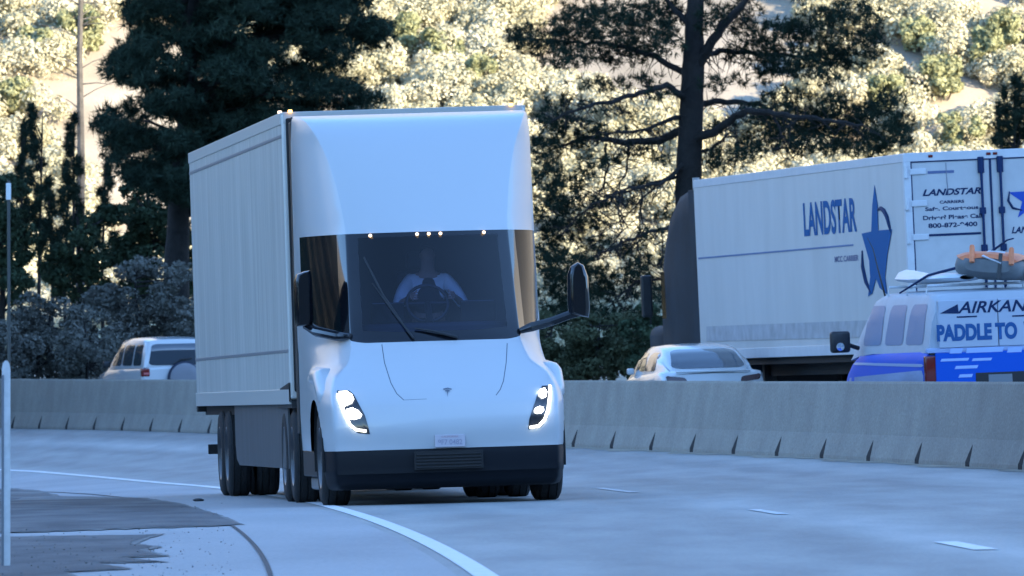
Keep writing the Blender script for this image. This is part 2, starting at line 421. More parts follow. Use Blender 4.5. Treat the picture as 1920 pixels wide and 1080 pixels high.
# ------------------------------------------------------------------ shared materials
paint = mat('white_paint', (.54,.55,.56), .38, coat=.45, bump=.004, bscale=2)
m_trailer = mat('trailer_white', (.50,.495,.485), .33, coat=.15, var=.10, scale=1.6, stretch=(1,3.5,.35))
m_black = mat('black_plastic', (.018,.019,.022), .42, var=.2, scale=30)
m_gloss = mat('black_gloss', (.006,.007,.010), .06, coat=.3)
m_rubber = mat('tyre_rubber', (.016,.016,.017), .82, bump=.3, bscale=40)
m_rim = mat('rim_metal', (.12,.12,.125), .4, metal=.7, var=.2)
m_dark = mat('chassis_dark', (.012,.012,.013), .75)
m_steel = mat('galvanised_steel', (.34,.35,.36), .42, metal=.55, var=.15, scale=6)
m_skirt = mat('grey_skirt', (.085,.095,.105), .45, var=.18, scale=2.2, stretch=(1,1.5,.3))
m_amber = mat('amber_lamp', (.9,.45,.1), .3, emit=(1,.55,.16), es=.9)
m_warm = mat('warm_lamp', (.95,.8,.6), .3, emit=(1,.66,.38), es=.55)
m_led = mat('headlamp_led', (.95,.95,.95), .3, emit=(1,1,.94), es=2.2)
m_ledw = mat('headlamp_bar', (.95,.95,.9), .3, emit=(1,.97,.78), es=1.3)
m_lens = mat('headlamp_housing', (.03,.03,.035), .15, coat=.5)
m_red = mat('tail_lamp_red', (.16,.008,.008), .15, coat=.8)
m_blue = mat('lettering_blue', (.012,.10,.27), .75, spec=.15)
m_navy = mat('lettering_navy', (.012,.03,.09), .7, spec=.2)
def _set_ior(m, v): m.node_tree.nodes['Principled BSDF'].inputs['IOR'].default_value = v
def glass_mat(name, tint, refl_rough=.03):
    m = bpy.data.materials.new(name); m.use_nodes = True; t = m.node_tree; t.nodes.clear()
    o = t.nodes.new('ShaderNodeOutputMaterial'); tr = t.nodes.new('ShaderNodeBsdfTransparent'); gl = t.nodes.new('ShaderNodeBsdfGlossy')
    tr.inputs[0].default_value = (*tint, 1); gl.inputs['Roughness'].default_value = refl_rough
    fr = t.nodes.new('ShaderNodeFresnel'); fr.inputs[0].default_value = 1.6
    mx = t.nodes.new('ShaderNodeMixShader')
    t.links.new(fr.outputs[0], mx.inputs[0]); t.links.new(tr.outputs[0], mx.inputs[1]); t.links.new(gl.outputs[0], mx.inputs[2]); t.links.new(mx.outputs[0], o.inputs[0])
    return m
m_wind = glass_mat('windscreen_glass', (.46,.56,.80))
m_side = mat('tinted_side_glass', (.006,.011,.013), .12, spec=.16)
_set_ior(m_side, 1.22)

# ================================================================== ELECTRIC TRACTOR
TM = pose(Vector((-.625, 100, CZ-1.165)), 5.0, -.17, -1.75)
truck = empty('semi_truck', TM, 'white electric semi truck with lit headlights and wraparound dark windscreen, driving towards the viewer', 'truck')
YR = 3.95
# z, front y at centre, crease x, crease y, rear half width, side roundness
LV = [(.50,.06,1.06,.22,1.21,9),(.57,.05,1.08,.22,1.22,9),(.80,.00,1.09,.18,1.23,9),(1.00,.03,1.09,.22,1.235,9),(1.14,.13,1.08,.34,1.235,8),(1.26,.28,1.05,.52,1.235,6),
      (1.36,.45,1.00,.70,1.235,5),(1.47,.64,.93,.90,1.235,4),(1.58,.84,.89,1.08,1.235,3.4),(1.68,1.00,.87,1.22,1.24,3.0),
      (2.00,1.20,.86,1.48,1.245,3.0),(2.40,1.47,.85,1.74,1.25,3.0),(2.80,1.72,.84,1.98,1.25,2.9),
      (3.12,1.94,.87,2.18,1.25,2.9),(3.45,2.18,.93,2.42,1.25,2.9),(3.72,2.42,1.01,2.66,1.25,2.9),(3.88,2.62,1.08,2.84,1.245,2.8),(3.98,2.84,1.13,3.04,1.24,2.6),(4.04,3.12,1.17,3.28,1.235,2.4),(4.075,3.5,1.19,3.6,1.225,2.2),(4.085,3.88,1.2,3.9,1.22,2.2)]
def S(u, z):                                # u in [-1,1] round the nose
    yf, xc, yc, W, p = hermite(LV, z); a = abs(u); sg = 1 if u >= 0 else -1
    if a <= .5:
        x = xc*(a/.5); y = yf + (yc-yf)*(a/.5)**2.3
    else:
        t = (a-.5)/.5; t = t**1.6
        y = yc + (YR-yc)*t; x = xc + (W-xc)*(1-(1-t)**p)
    # wheel bulge low on the sides
    if a > .42 and z < 1.55:
        k = sstep(1.46, 1.30, z) if False else 1-sstep(1.30, 1.47, z)
        x += .055*k*sstep(.42, .54, a)*(1-sstep(2.0, 2.5, y))
        # shoulder keeps fender forward
    return Vector((sg*x, y, z))
def zband(u):                               # lower edge of the black glass band
    a = abs(u)
    return 1.665 + .175*sstep(.40, .80, a)
NU = 141
def us(n=NU): return [(-1+2*j/(n-1)) for j in range(n)]
def band(zlo, zhi, u0, u1, nu, nv, off=0.0):
    pts = []
    for i in range(nv):
        for j in range(nu):
            u = u0+(u1-u0)*j/(nu-1); a, b = zlo(u), zhi(u); z = a+(b-a)*i/(nv-1)
            p = S(u, z)
            if off:
                e = 1e-3; n = (S(u+e, z)-S(u-e, z)).cross(S(u, z+e)-S(u, z-e)).normalized()
                if n.y > 0 and abs(u) < .5: n = -n
                if abs(u) >= .5 and n.x*u < 0: n = -n
                p = p + n*off
            pts.append(p)
    return pts
# lower body with wheel arches
nu, nv = 181, 60
pts = band(lambda u: .57, zband, -1, 1, nu, nv)
bm = bmesh.new(); vs = [bm.verts.new(p) for p in pts]
AY, AZ, AR = 1.18, .50, .60
for i in range(nv-1):
    for j in range(nu-1):
        f = [vs[i*nu+j], vs[i*nu+j+1], vs[(i+1)*nu+j+1], vs[(i+1)*nu+j]]
        c = sum((v.co for v in f), Vector())/4
        if abs(c.x) > .95 and abs(-1+2*j/(nu-1)) > .5 and (c.y-AY)**2+(c.z-AZ)**2 < AR**2: continue
        bm.faces.new(f)
for v in vs:
    if v.is_valid and v.link_faces and len(v.link_faces) < 4 and abs(v.co.x) > .95:
        d = math.hypot(v.co.y-AY, v.co.z-AZ)
        if d < AR+.09 and .575 < v.co.z: v.co.y = AY+(v.co.y-AY)*AR/d; v.co.z = max(.57, AZ+(v.co.z-AZ)*AR/d)
for v in list(bm.verts):
    if not v.link_faces: bm.verts.remove(v)
bmesh.ops.recalc_face_normals(bm, faces=bm.faces)
me = bpy.data.meshes.new('body'); bm.to_mesh(me); bm.free(); me.materials.append(paint); me.polygons.foreach_set('use_smooth', [True]*len(me.polygons))
body = bpy.data.objects.new('body', me); COL.objects.link(body); body.parent = truck
BB = bvh(body); RX = ray_px(TM)
# back wall / roof closing
fair = MB(); fz0 = 2.80
fp = band(lambda u: fz0, lambda u: 4.085, -1, 1, 161, 54)
fair.grid(fp, 161, 54)
fairing = fair.build('roof_fairing', paint, truck, True, 70)
mb = MB(); mb.poly([S(u, 4.085) for u in [(-1+2*j/60) for j in range(61)]]); mb.build('roof_panel', paint, truck)
mb = MB(); mb.box(-1.24, 1.24, YR-.004, YR+.02, .58, 4.08); mb.build('rear_wall', m_dark, truck)
# black glass band: surround + side windows
zt = lambda u: 2.80
GU = .43
gl_lo = lambda u: 1.77+.02*sstep(.2,.43,abs(u)); gl_hi = lambda u: 2.755
mb = MB(); mb.grid(band(zband, lambda u: gl_lo(u), -GU, GU, 61, 6), 61, 6)
mb.grid(band(gl_hi, zt, -GU, GU, 61, 4), 61, 4)
mb.grid(band(zband, zt, GU, .60, 14, 30), 14, 30); mb.grid(band(zband, zt, -.60, -GU, 14, 30), 14, 30)
mb.build('windscreen_surround', m_gloss, truck, True, 60)
ws = MB().grid(band(gl_lo, gl_hi, -GU, GU, 61, 30), 61, 30).build('windscreen', m_wind, truck, True)
for sg in (-1, 1):
    a, b = .60*sg, (.885 if sg < 0 else .93)*sg
    MB().grid(band(zband, zt, a, b, 40, 30), 40, 30).build('side_window', m_side, truck, True)
    MB().grid(band(zband, zt, b, 1.0*sg, 14, 30), 14, 30).build('door_pillar', paint, truck, True)
# white inner quarter sill seen through the side window corner
for sg in (-1, 1):
    q = [(.865,1.80),(.865,1.985),(.76,1.855),(.70,1.80)]
    pp = []
    for (uu, zz) in q:
        p = S(uu*sg, max(zz, zband(uu)+.008)); pp.append(p + Vector((sg*.008, -.004, 0)))
    MB().poly(pp).build('window_corner_trim', paint, truck)
# wipers
def on_glass(px, py, off=.012):
    return hit(WB, RX, px, py, off)[0]
WB = bvh(ws); SB = WB
wip = MB(); wip.tube([S(-.14,1.70)+Vector((0,-.03,0)), S(-.24,1.95)+Vector((0,-.035,.0)), S(-.36,2.28)+Vector((0,-.03,0))], [.014,.011,.008], 6)
wip.tube([S(-.20,1.86)+Vector((0,-.022,0)), S(-.30,2.15)+Vector((0,-.02,0)), S(-.40,2.55)+Vector((0,-.02,0))], .011, 6)
wip.build('wiper', m_black, truck, True)
wip = MB(); wip.tube([S(.12,1.70)+Vector((0,-.03,0)), S(-.02,1.765)+Vector((0,-.035,0)), S(-.13,1.80)+Vector((0,-.03,0))], [.02,.015,.01], 6); wip.build('wiper', m_black, truck, True)
# marker lamps along the windscreen top
for u in (-.355, -.072, .0, .072, .345):
    p = S(u, 2.775)+Vector((0,-.012,0))
    MB().lathe(p, [(-.03,.001),(-.028,.010),(-.012,.017),(.01,.018),(.02,.001)], 12, 'y').build('marker_lamp', m_warm, truck, True)
# bonnet seams, nose emblem, plate
for pl in ([(716,646),(721,680),(733,718),(744,738),(757,750)], [(951,644),(949,680),(944,714),(938,730),(930,741)]):
    line_on(BB, RX, pl, .0045, -.001).build('bonnet_seam', mat('panel_gap', (.10,.12,.15), .7), truck)
line_on(BB, RX, [(757,750),(800,748)], .003, -.001).build('bonnet_seam', mat('panel_gap', (.10,.12,.15), .7), truck)
m_emb = mat('emblem_grey', (.16,.18,.22), .3)
emb = MB()
for pp in ([(831,729.5),(839,727.5),(847,729.5),(846.5,731.8),(839,730),(831.5,731.8)], [(834,733),(839,731.4),(844,733),(841.6,735.2),(840.3,734.4),(839,745),(837.7,734.4),(836.4,735.2)]):
    pts3 = [hit(BB, RX, x, y, .007)[0] for x, y in pp]; emb.poly(pts3)
emb.build('nose_emblem', m_emb, truck)
q = [(815,839),(872,837.5),(872,813.5),(815,815.5)]
pp = [hit(BB, RX, x, y, .0)[0] for x, y in q]; yy = min(p.y for p in pp)-.02
O = Vector((pp[0].x, yy, pp[0].z)); wd_ = pp[1].x-pp[0].x; hh = pp[3].z-pp[0].z
MB().box(O.x, O.x+wd_, yy, yy+.03, O.z, O.z+hh, .006).build('licence_plate', mat('plate_white', (.50,.46,.50), .4), truck)
text_mesh('CALIFORNIA', 'plate_lettering', mat('plate_red', (.48,.30,.33), .5), truck, O+Vector((wd_*.22,-.003,hh*.76)), (1,0,0), (0,0,1), wd_*.56, hh*.15, .01)
text_mesh('9F7 0482', 'plate_lettering', mat('plate_ink', (.30,.28,.36), .5), truck, O+Vector((wd_*.10,-.003,hh*.20)), (1,0,0), (0,0,1), wd_*.8, hh*.42, .01)
# headlights
def pxpoly(name, pts, m, parent, off): return polypatch(BB, RX, pts, off).build(name, m, parent, True)
hl = pxpoly('headlight', [(632,733),(655,733),(664,741),(672,756),(684,778),(690,798),(694,814),(672,812),(655,800),(645,776),(636,755)], m_lens, truck, .006)
pxpoly('headlight_lamp', [(636,736),(651,735),(660,741),(664,750),(660,757),(650,761),(644,764),(640,757)], m_led, hl, .014)
pxpoly('headlight_lamp', [(650,768),(661,765),(672,770),(679,778),(676,784),(665,787),(655,786),(650,777)], m_led, hl, .014)
line_on(BB, RX, [(634,741),(640,758),(649,780),(657,797),(669,806),(687,808)], .014, .012).build('daytime_bar', m_ledw, hl, True)
hl = pxpoly('headlight', [(1016,724),(1030,723),(1032,738),(1030,762),(1026,784),(1014,800),(990,805),(992,786),(1000,762),(1007,742)], m_lens, truck, .006)
pxpoly('headlight_lamp', [(1013,731),(1021,729),(1025,736),(1023,745),(1016,748),(1009,743),(1009,737)], m_led, hl, .014)
pxpoly('headlight_lamp', [(1004,765),(1011,762),(1018,764),(1019,770),(1014,775),(1006,776),(1001,774),(1001,769)], m_led, hl, .014)
line_on(BB, RX, [(1030.5,725),(1030.5,742),(1027,768),(1021,786),(1010,798),(993,801)], .014, .012).build('daytime_bar', m_ledw, hl, True)
# fender vane behind the left headlight side crease (bright highlight piece)
for sg in (-1, 1):
    v = MB(); prof_ = []
    n = 26
    for i in range(n):
        t = i/(n-1); y = .62+1.75*t
        wv = math.sin(math.pi*min(1, t*1.15+.05))**.6 if t < .85 else max(.02, (1-t)/.15)*.5
        h = 1.385+.05*t; ln = []
        xi = .98+.12*t; xo = 1.262+.02*math.sin(math.pi*t)
        for (fx, fz) in ((0,-.10),(.0,-.015),(.3,.018),(.6,.02),(.85,-.0),(1.0,-.05),(1.0,-.13),(.9,-.17)):
            zz = h+fz*(1 if t < .9 else .6) - (.19*(1-sstep(0,.35,t)))
            ln.append((sg*(xi+(xo-xi)*fx*min(1,wv+.4)), y, zz))
        prof_ += ln
    MB().grid(prof_, 8, n).build('fender_top', paint, truck, True, 60)
# bumper
def plan(z, grow=0.0, inset=0.0):
    res = []
    for j in range(91):
        u = -.62+1.24*j/90; p = S(u, .57); k = Vector((p.x*(1+grow), p.y+inset, z)); res.append(k)
    return res
bp = MB(); rows = [(.565,.004,-.004),(.50,.004,-.012),(.40,.002,.0),(.33,0,.0),(.315,-.004,.02),(.25,-.012,.03),(.19,-.03,.07),(.17,-.06,.14)]
pts = []
for z, g, i in rows: pts += plan(z, g, i)
bp.grid(pts, 91, len(rows))
bp.build('bumper', mat('bumper_black', (.004,.006,.010), .5, spec=.22), truck, True, 50)
gr = MB()
for k in range(5): gr.box(-.33, .33, -.012, .02, .375+k*.032, .392+k*.032, .004)
gr.box(-.35, .35, .002, .03, .36, .545); gr.build('grille_vent', m_dark, truck)
# underbody, arches, chassis
ub = MB(); ub.box(-.80, .80, .45, 7.1, .42, .98); ub.box(-.78,.78,1.35,3.9,1.0,1.5); ub.build('chassis', m_dark, truck)
for sg in (-1, 1):
    a = MB(); n = 25; pts = []
    for i in range(n):
        t = math.pi*(1.15*i/(n-1)-.075)
        for x in (1.245, .78): pts.append((sg*x, AY+AR*1.0*math.cos(t), AZ+AR*1.0*math.sin(t)))
    a.grid(pts, 2, n); a.box(sg*.78-.01, sg*.78+.01, AY-.62, AY+.62, .45, 1.1); a.build('wheel_arch', m_dark, truck, True)
    wheel(truck, sg*1.085, AY, .50, .30, sg, m_rubber, m_rim)
    for ya in (5.05, 6.35):
        for xx, ss in ((1.13, 1), (.80, -1)):
            wheel(truck, sg*xx, ya, .505, .27, sg*ss, m_rubber, m_rim)
    # side skirt / steps behind the front wheel
    MB().box(sg*1.17-.05, sg*1.17+.05, 1.85, 3.9, .30, .575, .02).build('side_step', m_black, truck)
    MB().box(sg*1.10-.05, sg*1.10+.05, 2.0, 3.8, .16, .30, .03).build('step_plate', m_steel, truck)
    # rear quarter fairing flush with the trailer gap
    MB().box(sg*1.235-.012, sg*1.235+.012, 3.93, 4.28, .75, 4.03, .008).build('side_extender', m_black, truck)
    MB().prism([(sg*.72,4.55,1.02),(sg*.72,6.9,1.02),(sg*.72,6.9,1.10),(sg*.72,4.55,1.10)], (sg*.56,0,0)).build('mudguard', m_black, truck)
# mirrors
def mirror(sg):
    if sg < 0:
        c = Vector((-1.30, 1.95, 0)); mb = MB()
        outl = [(-.085,1.86),(-.095,1.94),(-.095,2.32),(-.065,2.40),(.02,2.43),(.08,2.44),(.095,2.36),(.10,1.94),(.08,1.86)]
    else:
        outl = [(-.10,1.90),(-.11,2.0),(-.105,2.30),(-.07,2.39),(0,2.43),(.06,2.40),(.105,2.28),(.115,1.95),(.10,1.86)]
        c = Vector((1.475, 1.15, 0)); mb = MB()
    n = len(outl); pts = []
    for dy, k in ((-.13,.55),(-.11,.82),(-.05,.98),(.02,1.0),(.06,.97)):
        cz = 2.13
        for x, z in outl: pts.append((c.x+x*k, c.y+dy, cz+(z-cz)*(.85+.15*k)))
    mb.grid(pts, n, 5, wrap=True); mb.add(pts[:n], [tuple(range(n))]); mb.add(pts[-n:], [tuple(range(n-1,-1,-1))])
    h = mb.build('mirror_housing', m_gloss, truck, True, 45)
    MB().prism([(c.x+x*.86, c.y+.063, 2.13+(z-2.13)*.88) for x, z in outl], (0,.004,0)).build('mirror_glass', mat('mirror_silver', (.8,.8,.8), .03, metal=1), h)
    arm = MB()
    if sg < 0: arm.tube([c+Vector((.03,.02,1.87)), Vector((-1.18,1.75,1.80)), Vector((-.98,1.40,1.745)), S(-.5,1.74)+Vector((0,-.01,0))], [.05,.055,.05,.03], 10)
    else:
        arm.tube([c+Vector((0,0,1.92)), c+Vector((-.10,.03,1.89)), Vector((1.2,1.20,1.83)), Vector((1.0,1.32,1.78)), S(.5,1.74)], [.05,.045,.045,.05,.03], 10)
    arm.build('mirror_arm', m_gloss, h, True)
mirror(-1); mirror(1)
# cab interior
m_int = mat('cab_interior', (.02,.024,.04), .7)
it = MB(); it.box(-.80,.80,1.5,1.95,1.5,1.86,.04); it.build('dashboard', m_int, truck)
MB().box(-.16-.45,-.16-.1,1.86,1.9,1.86,2.08,.01).build('dash_screen', m_gloss, truck)
MB().box(.32,.68,1.86,1.9,1.86,2.08,.01).build('dash_screen', m_gloss, truck)
MB().box(-1.1,1.1,3.3,3.33,1.2,3.0).build('cab_bulkhead', mat('bulkhead_grey', (.012,.016,.030), .8), truck)
MB().box(-1.1,1.1,1.4,3.3,1.18,1.22).build('cab_floor', m_int, truck)
st = MB(); st.box(-.27,.27,2.62,3.02,1.55,1.72,.05); st.box(-.26,.26,2.98,3.12,1.65,2.42,.06); st.box(-.14,.14,2.98,3.08,2.42,2.62,.04); st.box(-.15,.15,2.7,3.0,1.21,1.56,.03)
st.build('driver_seat', m_int, truck)
sw = MB(); n = 28; cc = Vector((0,2.16,2.06)); ax = Matrix.Rotation(R(-28), 3, 'X')
ring = [cc + ax @ Vector((.215*math.cos(2*math.pi*i/n), 0, .215*math.sin(2*math.pi*i/n))) for i in range(n+1)]
sw.tube(ring, .018, 8); sw.tube([cc+ax@Vector((-.2,0,0)), cc+ax@Vector((.2,0,0))], .02, 6); sw.tube([cc, cc+ax@Vector((0,0,-.2))], .02, 6); sw.tube([cc, Vector((0,1.85,1.85))], .035, 8)
sw.build('steering_wheel', m_black, truck, True)

# ---- driver
def skin(name, chain, m, parent=None, sub=2):
    """chain: list of (co, radius, parent index)"""
    me = bpy.data.meshes.new(name); me.from_pydata([c[0] for c in chain], [(i, c[2]) for i, c in enumerate(chain) if c[2] >= 0], [])
    o = bpy.data.objects.new(name, me); COL.objects.link(o); sk = o.modifiers.new('s', 'SKIN'); sk.use_smooth_shade = True
    for i, c in enumerate(chain):
        r = c[1]; me.skin_vertices[0].data[i].radius = (r, r) if not isinstance(r, tuple) else r
        me.skin_vertices[0].data[i].use_root = (i == 0)
    ss = o.modifiers.new('u', 'SUBSURF'); ss.levels = sub; ss.render_levels = sub
    dg = bpy.context.evaluated_depsgraph_get(); m2 = bpy.data.meshes.new_from_object(o.evaluated_get(dg))
    bpy.data.objects.remove(o); m2.name = name; m2.materials.clear(); m2.materials.append(m); m2.polygons.foreach_set('use_smooth', [True]*len(m2.polygons))
    return m2
skinm = mat('skin', (.42,.24,.17), .6)
hz = 1.78
ch = [((0,2.84,hz),(.17,.13),-1), ((0,2.82,1.98),(.15,.11),0), ((0,2.79,2.18),(.17,.11),1), ((0,2.77,2.34),(.11,.08),2), ((0,2.75,2.43),(.058,.058),3), ((0,2.72,2.50),(.075,.085),4), ((0,2.71,2.58),(.082,.10),5), ((0,2.71,2.66),(.06,.075),6)]
def arm(ch, s):
    b = len(ch)
    ch += [((s*.17,2.77,2.31),.066,3), ((s*.25,2.70,2.22),.056,b), ((s*.33,2.52,2.06),.046,b+1), ((s*.28,2.38,2.09),.038,b+2), ((s*.235,2.27,2.13),.028,b+3), ((s*.215,2.205,2.14),(.038,.02),b+4)]
    h = b+5
    for k in range(4):                     # fingers curl round the rim
        zk = 2.175-.022*k; l = (.9,1,.95,.8)[k]; f = len(ch)
        ch += [((s*.215,2.165,zk),.010,h), ((s*(.19-.01*l),2.128,zk),.009,f), ((s*.165,2.135,zk+.002),.008,f+1), ((s*.158,2.155,zk+.002),.007,f+2)]
    f = len(ch); ch += [((s*.19,2.20,2.17),.011,h), ((s*.17,2.19,2.19),.010,f), ((s*.16,2.17,2.20),.008,f+1)]
arm(ch, 1); arm(ch, -1)
for s in (-1, 1):
    b = len(ch); ch += [((s*.11,2.78,1.76),.10,0), ((s*.14,2.42,1.76),.085,b), ((s*.14,2.30,1.70),.07,b+1), ((s*.14,2.22,1.35),.05,b+2), ((s*.14,2.12,1.26),.045,b+3), ((s*.14,2.02,1.25),.035,b+4)]
me = skin('person', ch, skinm)
bm = bmesh.new(); bm.from_mesh(me)         # face: nose, ears, eye sockets
for v in bm.verts:
    c = v.co
    if c.z > 2.46:
        d = math.hypot(c.x, (c.z-2.565))
        if c.y < 2.66:
            c.y -= .022*math.exp(-(c.x/.012)**2-((c.z-2.555)/.025)**2)
            for s in (-1, 1): c.y += .010*math.exp(-((c.x-s*.032)/.014)**2-((c.z-2.588)/.012)**2)
        c.x += (1 if c.x > 0 else -1)*.012*math.exp(-((c.y-2.72)/.015)**2-((c.z-2.57)/.025)**2)*(1 if abs(c.x) > .05 else 0)
bm.to_mesh(me); bm.free()
driver = bpy.data.objects.new('person', me); COL.objects.link(driver); driver.matrix_world = TM @ Matrix.Translation((.06,0,0))
tag(driver, 'driver in pale sleeves and dark vest holding the steering wheel behind the windscreen', 'person')
shirt = [((0,2.80,1.95),(.18,.135),-1), ((0,2.79,2.18),(.195,.135),0), ((0,2.77,2.32),(.13,.10),1)]
for s in (-1, 1):
    b = len(shirt); shirt += [((s*.18,2.77,2.31),.085,2), ((s*.26,2.69,2.215),.08,b), ((s*.335,2.51,2.06),.072,b+1), ((s*.30,2.42,2.08),.06,b+2)]
o = bpy.data.objects.new('shirt', skin('shirt', shirt, mat('shirt_grey', (.92,.88,.80), .8))); COL.objects.link(o); o.parent = driver
vest = [((0,2.795,1.94),(.195,.155),-1), ((0,2.78,2.12),(.19,.155),0), ((0,2.77,2.28),(.13,.135),1), ((0,2.755,2.37),(.08,.085),2)]
o = bpy.data.objects.new('vest', skin('vest', vest, mat('vest_dark', (.02,.022,.03), .8))); COL.objects.link(o); o.parent = driver
hair = [((0,2.745,2.56),(.086,.085),-1), ((0,2.735,2.63),(.085,.095),0), ((0,2.73,2.675),(.066,.08),1)]
o = bpy.data.objects.new('hair', skin('hair', hair, mat('hair_dark', (.03,.02,.015), .7))); COL.objects.link(o); o.parent = driver
tr_ = [((0,2.84,1.76),(.185,.15),-1)]
for s in (-1, 1):
    b = len(tr_); tr_ += [((s*.11,2.78,1.765),.118,0), ((s*.14,2.42,1.765),.10,b), ((s*.14,2.30,1.70),.085,b+1), ((s*.14,2.215,1.40),.065,b+2)]
o = bpy.data.objects.new('trousers', skin('trousers', tr_, mat('denim', (.03,.04,.08), .8))); COL.objects.link(o); o.parent = driver

# ================================================================== DRY VAN TRAILER behind the tractor
def box_trailer(M, name, label, L, H, z0, sidemat, roofmat, railmat):
    t = empty(name, M, label, 'trailer')
    W = 1.295
    MB().box(-W, W, 0, L, z0, H-.02, .025).build('box_body', sidemat, t)
    r = MB()
    for s in (-1, 1):
        r.box(s*W-.012, s*W+.012, .03, L-.03, H-.13, H-.005, .006)
    r.box(-W+.02, W-.02, -.012, .02, H-.12, H, .006); r.build('top_rail', railmat, t)
    r = MB()
    for s in (-1, 1): r.box(s*W-.014, s*W+.014, .03, L-.03, z0-.05, z0+.11, .006)
    r.build('bottom_rail', railmat, t)
    MB().box(-1.2, 1.2, .3, L-.1, z0-.16, z0-.02).build('floor_frame', m_dark, t)
    MB().box(-W+.01, W-.01, .01, L-.01, H-.03, H-.001, .01).build('roof_sheet', roofmat, t)
    return t
m_wave = bpy.data.materials.new('trailer_side_sheet'); m_wave.use_nodes = True
def make_sheet(m, col, rough, wave, metal=0.0, lo=.88):
    t = m.node_tree; b = t.nodes['Principled BSDF']; b.inputs['Roughness'].default_value = rough; b.inputs['Metallic'].default_value = metal
    tc = t.nodes.new('ShaderNodeTexCoord'); mp = t.nodes.new('ShaderNodeMapping'); mp.inputs['Scale'].default_value = (1, 1.0, .16)
    n = t.nodes.new('ShaderNodeTexNoise'); n.inputs['Scale'].default_value = 1.9; n.inputs['Detail'].default_value = 2
    t.links.new(tc.outputs['Object'], mp.inputs[0]); t.links.new(mp.outputs[0], n.inputs['Vector'])
    bp = t.nodes.new('ShaderNodeBump'); bp.inputs['Strength'].default_value = wave; bp.inputs['Distance'].default_value = .05
    t.links.new(n.outputs[0], bp.inputs['Height']); t.links.new(bp.outputs[0], b.inputs['Normal'])
    mp2 = t.nodes.new('ShaderNodeMapping'); mp2.inputs['Scale'].default_value = (1, 1.1, .3)
    n2 = t.nodes.new('ShaderNodeTexNoise'); n2.inputs['Scale'].default_value = 1.8; n2.inputs['Detail'].default_value = 4
    t.links.new(tc.outputs['Object'], mp2.inputs[0]); t.links.new(mp2.outputs[0], n2.inputs['Vector'])
    cr = t.nodes.new('ShaderNodeValToRGB'); cr.color_ramp.elements[0].position = .3; cr.color_ramp.elements[1].position = .7
    cr.color_ramp.elements[0].color = (*[c*lo for c in col], 1); cr.color_ramp.elements[1].color = (*col, 1)
    t.links.new(n2.outputs[0], cr.inputs[0]); t.links.new(cr.outputs[0], b.inputs['Base Color'])
make_sheet(m_wave, (.80,.76,.70), .27, .95)
m_rail = mat('rail_grey', (.55,.53,.49), .4)
RM = pose(Vector((-1.02, 104.6, CZ-1.185)), 5.35, -.17, -1.9)
LT = 16.1
van_t = box_trailer(RM, 'cargo_trailer', 'white box trailer coupled behind the white electric semi truck, rippled side panels', LT, 4.165, 1.12, m_wave, m_rail, m_rail)
MB().box(-1.302, -1.29, .05, LT-.05, 1.62, 1.655, .003).build('rub_strip', mat('rub_grey', (.22,.225,.24), .5), van_t)
MB().box(-1.303, -1.29, .05, LT-.05, 3.895, 3.93, .003).build('upper_trim', mat('rub_grey', (.22,.225,.24), .5), van_t)
MB().prism([(-1.296,.0,1.10),(-1.296,1.6,1.10),(-1.296,1.35,1.24),(-1.296,.0,1.30)], (-.012,0,0)).build('front_corner_plate', m_dark, van_t)
MB().box(-1.25, 1.25, -.05, .02, 1.2, 4.1, .02).build('nose_panel', m_dark, van_t)
for x, y in ((-1.20,-.03), (1.15,-.03), (-1.29,.25), (1.27,.25)):
    MB().box(x-.022, x+.022, y-.02, y+.02, 4.155, 4.188, .008).build('marker_lamp', m_amber if x in (-1.20, 1.15) else m_warm, van_t)
sk = MB()
outl = [(1.15,1.10),(9.9,1.10),(9.9,.62),(9.75,.45),(9.3,.38),(1.15,.38)]
sk.prism([(-1.245, y, z) for y, z in outl], (.02,0,0)); sk.build('side_skirt', m_skirt, van_t)
MB().prism([(1.225, y, z) for y, z in outl], (.02,0,0)).build('side_skirt', m_skirt, van_t)
MB().box(-1.262,-1.252, 1.9,2.1, 1.04,1.10).build('skirt_bracket', m_steel, van_t)
for ya in (11.3, 12.55):
    for s in (-1, 1):
        for xx, ss in ((1.13, 1), (.80, -1)): wheel(van_t, s*xx, ya, .505, .27, s*ss, m_rubber, m_rim)
fr = MB(); fr.box(-.6,.6,10.4,13.5,.55,1.0); fr.box(-.35,-.2,1,LT,.9,1.0); fr.box(.2,.35,1,LT,.9,1.0); fr.build('bogie_frame', m_dark, van_t)
ug = MB(); ug.box(-1.18,1.18,LT-.12,LT-.02,.48,.60,.01); ug.box(-.55,-.42,LT-.12,LT-.03,.55,1.1); ug.box(.42,.55,LT-.12,LT-.03,.55,1.1); ug.build('underride_guard', m_dark, van_t)
MB().box(-1.302,1.302,LT-.25,LT+.01,1.0,1.12,.01).build('rear_sill', m_dark, van_t)
for x in (-.9, .9): MB().box(x-.25,x+.25,13.35,13.37,.35,1.0).build('mud_flap', m_dark, van_t)
lg = MB()
for x in (-.9,.9): lg.box(x-.06,x+.06,2.9,3.02,.42,1.05); lg.box(x-.14,x+.14,2.84,3.08,.38,.42)
lg.build('landing_gear', m_dark, van_t)

